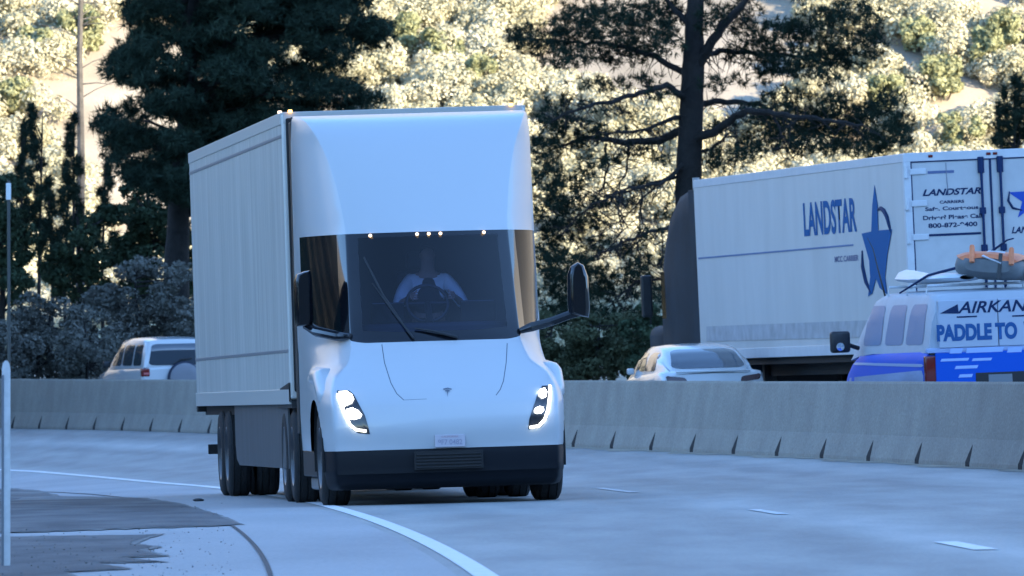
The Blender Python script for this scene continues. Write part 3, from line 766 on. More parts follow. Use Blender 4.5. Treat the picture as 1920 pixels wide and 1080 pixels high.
# ================================================================== CARRIER TRAILER (rear and side seen beyond the barrier)
LM = pose(Vector((7.25, 146.2, CZ-.545)), 10.1, -.22, -2.6)
m_lsheet = bpy.data.materials.new('carrier_side_sheet'); m_lsheet.use_nodes = True; make_sheet(m_lsheet, (.60,.595,.58), .45, .10, 0, .9)
m_wtrim = mat('white_trim', (.60,.61,.63), .4, var=.05)
LL = 16.1
lt = box_trailer(LM, 'carrier_trailer', 'white box trailer with blue star and lettering on side and rear doors, beyond the barrier', LL, 4.1, 1.20, m_lsheet, m_wtrim, m_wtrim)
W = 1.295; XS = -W-.006
RLs = ray_px(LM)
def side_pt(px, py):                       # photo pixel -> (y, z) on the trailer's left side
    o, d = RLs(px, py); t = (XS-o.x)/d.x; p = o+d*t; return p.y, p.z
def rear_pt(px, py):
    o, d = RLs(px, py); t = (-.04-o.y)/d.y; p = o+d*t; return p.x, p.z
yl, zl = side_pt(1508, 444); yr_, zr = side_pt(1604, 372); y2, z2 = side_pt(1604, 440)
text_mesh('LANDSTAR', 'side_lettering', m_blue, lt, (XS, yl, zl), (0,-1,0), (0,0,1), yl-yr_, zr-zl*.5-z2*.5, .03)
MB().box(XS-.003, XS+.004, side_pt(1600,466)[0], LL-.2, 2.80, 2.825).build('side_stripe', mat('stripe_faded', (.10,.17,.32), .7), lt)
text_mesh('MCC CARRIER', 'side_lettering', mat('faded_navy', (.10,.14,.27), .5), lt, (XS, side_pt(1565,492)[0], side_pt(1565,492)[1]), (0,-1,0), (0,0,1), side_pt(1565,490)[0]-side_pt(1610,488)[0], .09, .03)
def spoly(name, pix, m, off=.002):
    pts = [side_pt(*p) for p in pix]; return MB().prism([(XS-off, y, z) for y, z in pts], (-.003,0,0)).build(name, m, lt)
spoly('star_emblem', [(1640,347),(1646,385),(1647,432),(1673,430),(1664,480),(1660,520),(1664,552),(1650,540),(1643,522),(1636,550),(1628,556),(1632,520),(1630,488),(1616,438),(1634,434),(1636,385)], m_blue)
def arc_side(name, pix, w_):
    pts = [side_pt(*p) for p in pix]; mb = MB(); mb.tube([(XS-.004, y, z) for y, z in pts], [.012+w_*math.sin(math.pi*i/(len(pts)-1)) for i in range(len(pts))], 6); mb.build(name, m_navy, lt, True)
arc_side('star_swoosh', [(1646,394),(1652,390),(1659,396),(1665,408),(1669,425),(1671,436)], .03)
arc_side('star_swoosh', [(1617,470),(1619,500),(1625,528),(1633,548)], .03)
spoly('scuff_band', [(1325,612),(1640,600),(1640,632),(1325,640)], mat('scuffed_grey', (.40,.41,.43), .6, var=.2, scale=3), .001)
# rear frame and doors
rf = MB(); rf.box(-W-.02, -W+.09, -.05, .06, 1.05, 4.09, .01); rf.box(W-.09, W+.02, -.05, .06, 1.05, 4.09, .01); rf.box(-W, W, -.052, .06, 3.97, 4.10, .01); rf.box(-W, W, -.052, .06, 1.05, 1.22, .01)
rf.build('rear_frame', m_wtrim, lt)
dg_ = MB(); dg_.box(-W+.085, -W+.105, -.046, -.03, 1.2, 3.98); dg_.box(W-.105, W-.085, -.046, -.03, 1.2, 3.98); dg_.box(-W+.09, W-.09, -.048, -.03, 3.955, 3.975); dg_.build('door_gasket', m_navy, lt)
for s in (-1, 1):
    d = MB().box(*sorted((s*.012, s*(W-.105))), -.036, .0, 1.22, 3.955, .006).build('rear_door', mat('door_white', (.52,.52,.52), .4, var=.05), lt)
    for zz in (1.5, 2.2, 2.85, 3.35, 3.82):
        h = MB(); h.box(*sorted((s*(W-.32), s*(W-.07))), -.062, -.034, zz-.045, zz+.045, .012); h.tube([(s*(W-.01), -.06, zz-.09), (s*(W-.01), -.06, zz+.09)], .035, 10); h.build('hinge', m_wtrim, d)
    for xr in (.16, .085 if s > 0 else .16):
        pass
    for xr in ((.145,) if s < 0 else (.145,)):
        b = MB(); b.tube([(s*xr, -.075, 1.15), (s*xr, -.075, 4.0)], .020, 10); b.build('lock_rod', m_navy, d, True)
        for zz, hh_ in ((1.25,.05), (1.9,.05), (2.65,.05), (3.2,.05), (3.88,.12)): MB().box(s*xr-.047, s*xr+.047, -.09, -.034, zz-hh_, zz+hh_, .012).build('lock_keeper', m_navy, d)
    b = MB(); b.tube([(s*.145, -.10, 2.05), (s*.55, -.10, 2.0)], .016, 8); b.build('lock_handle', m_steel, d, True)
MB().box(-.016, .016, -.05, -.034, 1.22, 3.96).build('door_gasket', m_navy, lt)
MB().box(-.95, -.55, -.042, -.034, 3.78, 3.82).build('door_mark', mat('faded_navy', (.10,.14,.27), .5), lt)
for x in (-.62, .80): MB().tube([(x-.05, -.042, 3.93), (x-.045, -.042, 3.7), (x-.03, -.042, 3.45)], .005, 6).build('cable', mat('cable_grey', (.2,.22,.28), .6), lt)
def rear_text(body, px0, px1, pyb, h, m=m_navy, bold=.02, shear=0.0):
    x0, z0 = rear_pt(px0, pyb); x1, z1 = rear_pt(px1, pyb); return text_mesh(body, 'door_lettering', m, lt, (x0, -.0405, z0), (1,0,0), (0,0,1), x1-x0, h, bold, shear)
rear_text('LANDSTAR', 1730, 1840, 368, .10, bold=.035, shear=.3)
rear_text('CARRIERS', 1762, 1808, 382, .045, bold=.03)
rear_text('Safe, Courteous', 1735, 1835, 397, .065, bold=.03)
rear_text('Driver? Please Call', 1731, 1842, 413, .065, bold=.03)
rear_text('800-872-9400', 1741, 1833, 428, .07, bold=.03)
x0, z0 = rear_pt(1731, 444); x1, _ = rear_pt(1840, 444)
MB().box(x0, x1, -.042, -.0405+.006, z0, z0+.035).build('door_lettering', m_navy, lt)
# star on the right-hand door
sx, szz = rear_pt(1933, 372); st_ = []
for k in range(10):
    a = math.pi/2 + k*math.pi/5; r = .34 if k % 2 == 0 else .135
    st_.append((sx+r*math.cos(a)*1.05, -.0405, szz+r*math.sin(a)))
MB().prism(st_, (0,-.003,0)).build('star_emblem', mat('star_blue', (.01,.07,.42), .4), lt)
MB().tube([(sx-.34+.02, -.045, szz+.12), (sx-.345, -.045, szz-.02), (sx-.28, -.045, szz-.13), (sx-.14, -.045, szz-.17)], [.006,.02,.02,.008], 6).build('star_swoosh', m_navy, lt)
text_mesh('LANDSTAR', 'door_lettering', m_navy, lt, (rear_pt(1897,438)[0], -.0405, rear_pt(1897,438)[1]), (1,0,0), (0,0,1), .62, .10, .035, .3)
for x in (-.02, .08, -.9, 1.0): MB().box(x-.035, x+.035, -.062, -.05, 4.02, 4.06, .01).build('marker_lamp', m_red, lt)
for ya in (2.9, 4.15):
    for s in (-1, 1):
        for xx, ss in ((1.13, 1), (.80, -1)): wheel(lt, s*xx, ya, .505, .27, s*ss, m_rubber, m_rim)
f2 = MB(); f2.box(-.6,.6,1.8,5.2,.5,1.05); f2.box(-.9,.9,5.2,12.8,.85,1.05); f2.box(-1.0,-.88,12.4,12.6,.1,1.05); f2.box(.88,1.0,12.4,12.6,.1,1.05); f2.build('bogie_frame', m_dark, lt)
ug = MB(); ug.box(-1.15,1.15,0,.1,.48,.60,.01); ug.box(-.55,-.42,.02,.1,.55,1.1); ug.box(.42,.55,.02,.1,.55,1.1); ug.build('underride_guard', m_dark, lt)
# its dark tractor
m_dgrey = mat('dark_grey_paint', (.010,.026,.038), .7, spec=.2, var=.3, scale=.8)
HM = LM @ Matrix.Translation((0, LL+.75, 0))
ht = empty('hauling_tractor', HM, 'dark grey sleeper tractor in front of the trailer with the blue star', 'truck')
hb = MB(); secs = []
for (y, zt_, wd_) in ((0,4.02,1.22),(.5,4.02,1.23),(1.2,3.95,1.23),(1.9,3.70,1.22),(2.5,3.35,1.18),(3.0,3.0,1.14),(3.4,2.6,1.10)):
    rr = .22; secs += [(-wd_,y,.85),(-wd_,y,zt_-rr-.3),(-wd_*.98,y,zt_-rr),(-wd_*.92,y,zt_-rr*.4),(-wd_*.75,y,zt_),(0,y,zt_+.03),(wd_*.75,y,zt_),(wd_*.92,y,zt_-rr*.4),(wd_*.98,y,zt_-rr),(wd_,y,zt_-rr-.3),(wd_,y,.85)]
hb.grid(secs, 11, 7); hb.poly(secs[:11]); hb.poly(secs[-11:]); hb.build('sleeper_cab', m_dgrey, ht, True, 40)
MB().box(-1.0,1.0,3.35,5.3,.8,1.75,.18).build('bonnet', m_dgrey, ht, True)
MB().box(-1.16,-1.135,2.25,3.1,1.85,2.65,.01).build('side_window', m_side, ht)
for s in (-1,1):
    MB().box(s*1.22-.015, s*1.22+.015, -.45, .02, .95, 3.95, .005).build('side_extender', m_dgrey, ht)
    MB().tube([(s*1.12,-.12,1.0),(s*1.12,-.12,4.15)], .06, 12).build('exhaust_stack', m_steel, ht, True)
    MB().box(s*1.0-.15, s*1.0+.15, .1, 2.0, .45, .95, .12).build('fuel_tank', m_steel, ht, True)
    wheel(ht, s*1.05, 4.3, .5, .3, s, m_rubber, m_rim)
    for ya in (-2.2,-.95): wheel(ht, s*1.05, ya, .5, .5, s, m_rubber, m_rim)
    MB().box(s*1.42-.09, s*1.42+.09, 3.0, 3.12, 1.9, 2.6, .03).build('mirror', m_black, ht)
MB().box(-.5,.5,-3,4.8,.55,.9).build('chassis', m_dark, ht)
# ================================================================== CARS BEYOND THE BARRIER
def loft(parent, name, secs, m, half, smooth=40):
    mb = MB(); pts = []
    for s in secs:
        h = half(*s); ring = [(x, s[0], z) for x, z in h] + [(-x, s[0], z) for x, z in reversed(h)]
        pts += ring; n = len(ring)
    mb.grid(pts, n, len(secs), wrap=True); mb.poly(pts[:n]); mb.poly(pts[-n:][::-1])
    return mb.build(name, m, parent, True, smooth)
def hbody(y, zb, zt, w0, w1): return [(.02,zb),(w0*.88,zb),(w0,zb+.10),(w0*1.012,(zb+zt)*.5),(w1*1.0,zt-.14),(w1*.975,zt-.06),(w1*.93,zt-.012),(w1*.8,zt+.006),(w1*.4,zt+.02),(.02,zt+.024)]
def hhouse(y, zb, zr, wb, wr): return [(.02,zb),(wb,zb),(wb*.75+wr*.25,zb+(zr-zb)*.3),(wb*.42+wr*.58,zb+(zr-zb)*.65),(wr*1.0,zr-.09),(wr*.965,zr-.04),(wr*.88,zr-.008),(wr*.6,zr+.012),(wr*.3,zr+.02),(.02,zr+.022)]
m_carw = mat('car_white', (.55,.56,.57), .2, coat=.8)
m_wing = mat('car_rear_glass', (.035,.05,.07), .05, spec=.8, coat=.7)
m_under = mat('sill_black', (.02,.02,.022), .6)
# --- white sedan
SM = pose(Vector((3.20, 155, CZ-.70)), 10.0, 0, -1.8)
sedan = empty('parked_sedan' if False else 'sedan', SM, 'white sedan with sloping rear window in front of the lettered trailer, seen over the barrier', 'car')
sb = loft(sedan, 'body', [(0,.42,.80,.70,.70),(.05,.32,.93,.82,.80),(.18,.26,.985,.88,.84),(.6,.24,1.0,.90,.86),(1.4,.22,.97,.91,.88),(2.6,.22,.93,.91,.88),(3.2,.22,.88,.90,.87),(3.9,.24,.80,.89,.84),(4.35,.30,.70,.82,.76),(4.6,.36,.58,.68,.62)], m_carw, hbody)
gh = loft(sedan, 'greenhouse', [(.28,.98,1.0,.70,.62),(.55,.97,1.14,.745,.64),(.85,.96,1.27,.77,.64),(1.2,.95,1.365,.79,.625),(1.7,.93,1.41,.80,.63),(2.2,.92,1.40,.80,.63),(2.6,.90,1.32,.80,.63),(3.0,.88,1.10,.79,.66),(3.3,.86,.92,.77,.68)], m_carw, hhouse)
GB = bvh(gh); rr = ray_rear(-3, 1)
RX2 = ray_px(SM)
patch(GB, ray_rear(-3, 1), [(-.60,1.035),(.60,1.035),(.50,1.335),(-.50,1.335)], 20, 12, .16, .006).build('rear_window', m_wing, sedan, True)
for s in (-1,1):
    for (a, b) in ((.95,1.62),(1.68,2.55)):
        patch(GB, ray_side(s*3, -s), [(a-.0,1.01),(b+.12,1.01),(b-.02,1.30),(a+.22,1.30)], 12, 8, .15, .006).build('side_window', m_wing, sedan, True)
    for y in (.85, 3.7): wheel(sedan, s*.80, y, .33, .21, s, m_rubber, m_rim)
    BBs = bvh(sb)
    patch(BBs, ray_rear(-3,1), [(s*.42,.80),(s*.74,.84),(s*.76,.93),(s*.45,.895)], 10, 5, .2, .008).build('tail_light', mat('tail_lamp_dark', (.05,.012,.014), .1, coat=.8), sedan, True)
    MB().box(s*.84-.06, s*.84+.06, 2.55, 2.65, .96, 1.06, .03).build('door_mirror', m_carw, sedan, True)
MB().box(-.60,.60,.02,.10,.97,1.0,.012).build('boot_spoiler', m_carw, sedan, True)
# --- compact SUV generator
def suv(M, label, cat, spare):
    t = empty('suv', M, label, cat)
    b = loft(t, 'body', [(0,.50,1.0,.78,.78),(.04,.40,1.06,.84,.83),(.5,.34,1.07,.86,.84),(1.8,.32,1.05,.87,.85),(2.9,.32,1.03,.87,.84),(3.2,.32,1.0,.86,.82),(3.9,.36,.92,.83,.76),(4.1,.42,.75,.75,.68)], m_carw, hbody)
    g = loft(t, 'greenhouse', [(.03,1.04,1.10,.80,.78),(.06,1.04,1.45,.80,.70),(.16,1.04,1.64,.80,.67),(.5,1.04,1.69,.81,.67),(1.5,1.03,1.70,.81,.67),(2.2,1.02,1.66,.81,.66),(2.6,1.01,1.45,.80,.68),(3.0,1.0,1.16,.79,.70),(3.15,.99,1.03,.78,.70)], m_carw, hhouse)
    GBb = bvh(g)
    patch(GBb, ray_rear(-3,1), [(-.68,1.10),(.68,1.10),(.58,1.56),(-.58,1.56)], 16, 10, .12, .008).build('rear_window', m_wing, t, True)
    for s in (-1,1):
        for (a, b2, c, d) in ((.22,.85,.30,.84),(.95,1.75,.95,1.72),(1.83,2.68,1.82,2.30)):
            patch(GBb, ray_side(s*3,-s), [(a,1.10),(b2,1.10),(d,1.55),(c,1.55)], 10, 8, .14, .007).build('side_window', m_wing, t, True)
        MB().box(*sorted((s*.66,s*.845)), -.012, .10, .86, 1.04, .02).build('tail_light', m_red, t, True)
        MB().box(*sorted((s*.66,s*.80)), -.016, .0, .90, .95, .01).build('lamp_reflector', mat('lamp_pink', (.5,.12,.12), .3), t)
        for y in (.72, 3.2): wheel(t, s*.76, y, .34, .22, s, m_rubber, m_rim)
        MB().box(s*.96-.08, s*.96+.08, 2.4, 2.5, 1.06, 1.2, .03).build('door_mirror', m_black, t, True)
    if spare:
        w_ = MB().lathe((.10,-.02,.80), [(-.16,.001),(-.165,.18),(-.15,.30),(-.12,.34),(.0,.355),(.03,.35)], 36, 'y').build('spare_wheel_cover', mat('cover_grey', (.20,.20,.22), .6), t, True)
        MB().lathe((.10,-.02,.80), [(-.10,.35),(-.06,.375),(0,.375),(.02,.36)], 36, 'y').build('cover_ring', mat('cover_navy', (.02,.03,.06), .5), w_, True)
        MB().tube([(-.1,.03,1.12),(.05,-.03,1.22),(.3,.03,1.24)], .02, 6).build('rear_wiper', m_black, t)
    MB().box(-.88,.88,-.06,.1,.35,.55,.04).build('bumper', m_under, t, True)
    return t
suv(pose(Vector((-7.20, 214, CZ-.57)), 17.5, 0, -1.2), 'white compact suv with grey spare wheel cover on its tailgate, at the left beyond barrier', 'car', True)
# --- blue and white van with lettering
VM = pose(Vector((6.42, 129.2, CZ-.83)), 11.0, 0, -2.2)
van = empty('lettered_van', VM, 'white and blue van with paddle lettering on its back, raft on its roof', 'van')
m_vblue = mat('van_blue', (.006,.10,.56), .55, spec=.2, var=.0)
m_vsil = mat('van_side_silver', (.26,.34,.50), .55, spec=.2, var=.3, scale=1.0, stretch=(1,.4,3))
vb = loft(van, 'lower_body', [(0,.45,1.28,.93,.95),(.05,.40,1.36,.98,.985),(.5,.36,1.38,1.0,1.0),(2.5,.36,1.37,1.01,1.0),(4.0,.36,1.34,1.0,.99),(4.5,.38,1.26,.98,.95),(5.1,.42,1.12,.93,.88),(5.35,.5,.85,.85,.78)], m_vblue, hbody)
vh = loft(van, 'upper_body', [(.02,1.34,1.40,.93,.92),(.05,1.34,1.95,.935,.82),(.16,1.34,2.10,.94,.80),(.6,1.34,2.14,.945,.79),(3.2,1.34,2.14,.945,.79),(3.7,1.32,2.08,.94,.78),(4.2,1.30,1.80,.93,.80),(4.7,1.26,1.34,.90,.82)], mat('van_white', (.44,.48,.53), .5, spec=.25, var=.04), hhouse)
VB = bvh(vh); VL = bvh(vb)
for (a, b2) in ((.35,1.35),(1.5,2.55),(2.75,3.9)):
    patch(VB, ray_side(-3,1), [(a,1.45),(b2,1.45),(b2-.08,1.98),(a+.08,1.98)], 10, 8, .12, .006).build('side_window', mat('van_glass', (.17,.25,.38), .4, spec=.2), van, True)
    patch(VB, ray_side(3,-1), [(a,1.45),(b2,1.45),(b2-.08,1.98),(a+.08,1.98)], 10, 8, .12, .006).build('side_window', mat('van_glass', (.17,.25,.38), .4, spec=.2), van, True)
patch(VL, ray_side(-3,1), [(.12,.62),(4.9,.62),(4.7,1.02),(.12,1.12)], 30, 8, .05, .006).build('side_stripe', m_vsil, van, True)
patch(VL, ray_side(-3,1), [(.12,1.16),(4.4,1.20),(4.2,1.23),(.12,1.20)], 30, 4, .05, .007).build('side_stripe', mat('stripe_pale', (.35,.45,.65), .4), van, True)
MB().box(-.97,.97,-.03,.06,1.335,1.40,.012).build('rear_trim', mat('trim_pale', (.35,.45,.68), .4), van)
RV = ray_px(VM)
def vr(px, py, y=-.05):
    o, d = RV(px, py); t = (y-o.y)/d.y; p = o+d*t; return p.x, p.z
dr = MB().box(-.80,-.005,-.045,.05,1.40,2.02,.008).build('rear_door', mat('van_door_white', (.46,.51,.60), .3, coat=.4), van)
dr2 = MB().box(.005,.80,-.045,.05,1.40,2.02,.008).build('rear_door', mat('van_door_white', (.46,.51,.60), .3, coat=.4), van)
MB().box(-.86,.86,-.047,.02,.50,1.335,.01).build('lower_door', m_vblue, van)
x0, z0 = vr(1757, 641); x1, _ = vr(1908, 638); _, z1 = vr(1757, 609)
text_mesh('PADDLE TO', 'rear_lettering', mat('van_lettering_blue', (.005,.085,.27), .6), van, (x0,-.049,z0), (1,0,0), (0,0,1), x1-x0, z1-z0, .055)
x2, _ = vr(1920, 638); text_mesh('WIN', 'rear_lettering', mat('van_lettering_blue', (.005,.085,.27), .6), van, (x2,-.049,z0), (1,0,0), (0,0,1), .40, z1-z0, .03)
x0, z0 = vr(1795, 588); x1, _ = vr(1928, 585); _, z1 = vr(1795, 566)
text_mesh('AIRKAN', 'rear_lettering', m_navy, van, (x0,-.049,z0), (1,0,0), (0,0,1), x1-x0, z1-z0, .02, .3)
xa, za = vr(1762, 588); MB().prism([(xa,-.048,za),(x0+.01,-.048,z1-.03),(x0+.02,-.048,z0)], (0,-.002,0)).build('rear_lettering', m_navy, van)
lb = MB()
for (a, b2, yy, h) in ((1794,1832,596,3),(1898,1940,594,3)):
    p, q = vr(a, yy), vr(b2, yy); lb.box(p[0], q[0], -.049, -.046, p[1], p[1]+.02)
lb.build('rear_lettering', m_navy, van)
lb = MB(); m_lt = mat('lettering_pale', (.38,.52,.85), .5)
for (a, b2, yy, h) in ((1780,1803,663,.065),(1811,1880,662,.065),(1888,1915,661,.065),(1763,1815,678,.035),(1822,1858,677,.035),(1790,1832,692,.04),(1797,1822,708,.04)):
    p, q = vr(a, yy), vr(b2, yy); lb.prism([(p[0],-.05,p[1]),(q[0],-.05,p[1]),(q[0]+.02,-.05,p[1]+h),(p[0]+.02,-.05,p[1]+h)], (0,-.002,0))
lb.build('rear_lettering', m_lt, van)
MB().box(-.33,.33,-.055,.0,.86,1.06,.01).build('plate_recess', m_under, van)
MB().box(-.16,.16,-.06,-.05,.88,1.03,.004).build('licence_plate', mat('plate_dull', (.20,.22,.24), .5), van)
for s in (-1,1):
    tl = MB().box(*sorted((s*.85,s*1.0)), -.035, .06, .92, 1.30, .015).build('tail_light', m_red, van, True)
    MB().box(*sorted((s*.86,s*.985)), -.042, .0, .84, .95, .01).build('lamp_lens', mat('amber_lens', (.75,.42,.16), .3), tl, True)
    for y in (1.0, 4.35): wheel(van, s*.88, y, .36, .24, s, m_rubber, m_rim)
for s in (-1,1):
    mh = MB().box(s*1.22-.14, s*1.22+.13, 3.85, 3.98, 1.37, 1.66, .04).build('mirror_housing', m_black, van, True)
    MB().lathe((s*1.24, 3.84, 1.45), [(-.012,.001),(-.01,.055),(.01,.06)], 16, 'y').build('mirror_glass', mat('mirror_silver', (.8,.8,.8), .03, metal=1), mh)
    MB().tube([(s*1.1,3.92,1.47),(s*.96,3.95,1.42)], .03, 8).build('mirror_bracket', m_black, mh)
MB().box(-.98,.98,-.12,.02,.42,.56,.03).build('bumper', m_under, van, True)
rk = MB()
for y in (.6,1.7,2.8): rk.tube([(-.80,y,2.10),(-.78,y,2.22),(.78,y,2.22),(.80,y,2.10)], .016, 8)
rk.build('roof_rack', m_wtrim, van, True)
MB().tube([(-.72,3.3,2.10),(-.80,3.35,2.5),(-.84,3.4,2.75),(-.9,3.45,2.9)], [.014,.010,.007,.004], 6).build('antenna', m_black, van)
# inflatable raft on the roof
RFM = VM @ Matrix.Translation((-.06, .25, 2.27)) @ Matrix.Rotation(R(-20), 4, 'Z') @ Matrix.Rotation(R(6), 4, 'Y')
raft = empty('raft', RFM, 'upturned orange and grey inflatable raft strapped on the van roof', 'raft')
secs = []
for (y, w_, zl_, zh_) in ((-.06,.30,.10,.26),(.0,.40,.04,.31),(.15,.45,.0,.34),(1.6,.46,.0,.34),(2.0,.38,.02,.32),(2.2,.22,.08,.26)):
    n = 16
    for k in range(n):
        a = 2*math.pi*k/n; ca, sa = math.cos(a), math.sin(a)
        secs.append((w_*math.copysign(abs(ca)**.55, ca), y, (zl_+zh_)/2+(zh_-zl_)/2*math.copysign(abs(sa)**.7, sa)))
mb = MB(); mb.grid(secs, 16, 6, wrap=True); mb.poly(secs[:16]); mb.poly(secs[-16:]); mb.build('hull', mat('raft_grey', (.15,.16,.165), .6, var=.2), raft, True, 60)
m_or = mat('raft_orange', (.80,.24,.10), .55, var=.15)
mb = MB(); pts = []
for (y, w_, z) in ((-.05,.28,.27),(0,.40,.325),(.15,.44,.352),(1.6,.45,.352),(2.0,.36,.33)):
    for k in range(9): a = -1+2*k/8; pts.append((w_*a, y, z+.018-.075*abs(a)**3))
mb.grid(pts, 9, 5); mb.build('deck_panel', m_or, raft, True)
mb = MB()
for x in (-.22, .30): mb.tube([(x-.02,.2,.36),(x,-.02,.42),(x+.02,-.10,.22)], .035, 8)
mb.build('tube_end', m_or, raft, True)
MB().prism([(.14,-.085,.03),(.19,-.085,.03),(.19,-.03,.36),(.14,-.03,.36)], (0,-.012,0)).build('strap', m_black, raft)
MB().prism([(-.08,-.06,.30),(.18,-.07,.22),(.20,.2,.375),(-.02,.2,.375)], (0,-.01,.012)).build('patch', m_wtrim, raft)
BDM = VM @ Matrix.Translation((-.30, .35, 2.245))
brd = MB(); secs = []
for (y, w_, h_) in ((0,.10,.03),(.1,.24,.05),(.5,.34,.06),(1.8,.38,.07),(2.8,.32,.06),(3.3,.16,.05),(3.45,.03,.03)):
    for k in range(12):
        a = 2*math.pi*k/12; secs.append((w_*math.cos(a), y, .07+h_*math.sin(a)+ .10*max(0,(y-2.4))**2))
brd.grid(secs, 12, 7, wrap=True); bo = brd.build('paddleboard', mat('board_white', (.62,.66,.70), .35), None, True, 60); bo.matrix_world = BDM
tag(bo, 'white paddleboard lying flat on the van roof beside the orange raft', 'paddleboard')
tb = MB()
for x, y in ((.72,.9),(.76,1.3),(.66,.5)): tb.lathe((x,y,2.24), [(-.0,.02),(.0,.10),(.08,.13),(.16,.10),(.20,.02)], 14, 'z')
dry = tb.build('dry_bag', mat('bag_pale', (.45,.50,.55), .6), None, True); dry.matrix_world = VM; tag(dry, 'pale rolled bundle lying on the van roof right of the raft', 'bag')
st = MB().tube([(-.92,1.6,2.14),(-.62,1.2,2.36),(-.25,.8,2.46),(-.02,.6,2.56),(.22,.2,2.78),(.30,.15,2.80)], [.012,.018,.022,.022,.012,.01], 6)
pdl = st.build('paddle', m_navy, None, True); pdl.matrix_world = VM; tag(pdl, 'dark thin paddle lying slanted over the paddleboard and raft on the van roof', 'paddle')

# ================================================================== ROADSIDE POSTS
g0 = on_ground(12, 1062); D0 = g0.y; sP = F/D0
t = empty('delineator_post', Matrix.Translation(g0), 'white flexible roadside marker post with rounded top at the verge in the foreground', 'marker post')
hP = (1062-676)/sP; wP = 16/sP
outl = [(-wP/2,0),(wP/2,0),(wP/2,hP-.06),(wP*.38,hP-.02),(wP*.15,hP),(-wP*.15,hP),(-wP*.38,hP-.02),(-wP/2,hP-.06)]
MB().prism([(x-.002, -.006+.0, z) for x, z in outl], (0,.012,0)).build('blade', mat('post_white', (.50,.51,.52), .5, var=.15, scale=8), t)
MB().box(-wP*.5-.004, -wP*.28, -.012, .012, .0, hP*.93, .003).build('edge_rib', mat('post_grey', (.14,.15,.17), .5), t)
g1 = on_ground(16, 1046); s1 = F/g1.y
t = empty('snow_pole', Matrix.Translation(g1), 'tall thin dark snow pole with white reflector near its top, behind the marker post', 'pole')
hp = (1046-338)/s1
MB().tube([(0,0,0),(.004,0,hp*.5),(0,0,hp)], .012, 10).build('pole', mat('pole_weathered', (.05,.055,.05), .6), t, True)
MB().box(-.018,.018,-.020,-.010, hp-.14, hp-.02, .004).build('reflector', mat('reflector_white', (.62,.66,.66), .3), t)
# small stone on the shoulder
for (px, py, r_, lab) in ((372,940,.05,'small dark stone lying on the shoulder beside the fog line'),):
    g = on_ground(px, py); bm = bmesh.new(); bmesh.ops.create_icosphere(bm, subdivisions=2, radius=r_)
    for v in bm.verts: v.co.z = v.co.z*.4+r_*.3; v.co.x *= 1.2+.3*math.sin(v.co.y*40); v.co += Vector((random.uniform(-1,1),random.uniform(-1,1),0))*r_*.08
    me = bpy.data.meshes.new('stone'); bm.to_mesh(me); bm.free(); me.materials.append(mat('stone_dark', (.06,.06,.065), .9)); o = bpy.data.objects.new('stone', me); COL.objects.link(o); o.location = g; tag(o, lab, 'stone')

# ================================================================== VEGETATION
def tri_mesh(name, V, m, parent=None):
    """V: (n,3,3) array of loose triangles"""
    n = len(V); me = bpy.data.meshes.new(name); me.vertices.add(n*3); me.vertices.foreach_set('co', V.reshape(-1).astype(np.float32))
    me.loops.add(n*3); me.loops.foreach_set('vertex_index', np.arange(n*3, dtype=np.int32))
    me.polygons.add(n); me.polygons.foreach_set('loop_start', np.arange(0, n*3, 3, dtype=np.int32)); me.polygons.foreach_set('loop_total', np.full(n, 3, dtype=np.int32))
    me.update(calc_edges=True); me.materials.append(m)
    o = bpy.data.objects.new(name, me); COL.objects.link(o)
    if parent is not None: o.parent = parent
    return o
def unit(a): return a/np.maximum(1e-9, np.linalg.norm(a, axis=-1, keepdims=True))
def needles(C, k, L, w, up=.35, spread=.9):
    n = len(C); td = unit(rng.normal(size=(n,3))+np.array([0,0,up])); 
    d = unit(td[:,None,:]*.9 + rng.normal(size=(n,k,3))*spread)
    s = unit(np.cross(d, rng.normal(size=(n,k,3))))
    l = L*rng.uniform(.7,1.2,size=(n,k,1)); c = C[:,None,:]+d*.01
    a = c+s*w/2; b = c-s*w/2; t = c+d*l
    return np.stack([a,b,t],axis=2).reshape(-1,3,3)
def leaves(C, size, normal_bias=None):
    n = len(C); d = unit(rng.normal(size=(n,3))); s = unit(np.cross(d, rng.normal(size=(n,3)))); sz = size*rng.uniform(.6,1.3,size=(n,1))
    return np.stack([C-d*sz*.5, C+s*sz*.45, C+d*sz*.6], axis=1)
def puff(c, r, n, size, noise=.45):
    d = unit(rng.normal(size=(n,3))); q = rng.uniform(.86, 1.05, size=(n,1)); r = np.array(r); p = np.array(c)+d*q*r
    nn = unit(d/r*r.mean() + rng.normal(size=(n,3))*noise); s = unit(np.cross(nn, rng.normal(size=(n,3)))); t = np.cross(nn, s); sz = size*rng.uniform(.6,1.3,size=(n,1))
    return np.stack([p-t*sz*.5-s*sz*.45, p+s*sz*.5-t*sz*.4, p+t*sz*.6], axis=1)
def blob_pts(c, r, n, shell=.0):
    d = unit(rng.normal(size=(n,3))); q = rng.uniform(shell**3, 1, size=(n,1))**(1/3)
    return np.array(c)+d*q*np.array(r)
def foliage(name, col, col2, scale, rough=.85, island=.35):
    return mat(name, col, rough, var=.01, col2=col2, scale=scale, island=island, spec=.06)
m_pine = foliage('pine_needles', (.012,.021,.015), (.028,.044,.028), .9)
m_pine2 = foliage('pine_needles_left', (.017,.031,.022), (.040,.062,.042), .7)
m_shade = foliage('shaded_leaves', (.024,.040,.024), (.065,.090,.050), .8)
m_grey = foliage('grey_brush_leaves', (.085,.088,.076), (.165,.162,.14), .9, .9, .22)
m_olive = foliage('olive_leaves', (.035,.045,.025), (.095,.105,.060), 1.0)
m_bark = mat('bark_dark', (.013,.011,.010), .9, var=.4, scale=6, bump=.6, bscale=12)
m_bark2 = mat('bark_grey', (.09,.08,.07), .9, var=.3, scale=6, bump=.5, bscale=10)
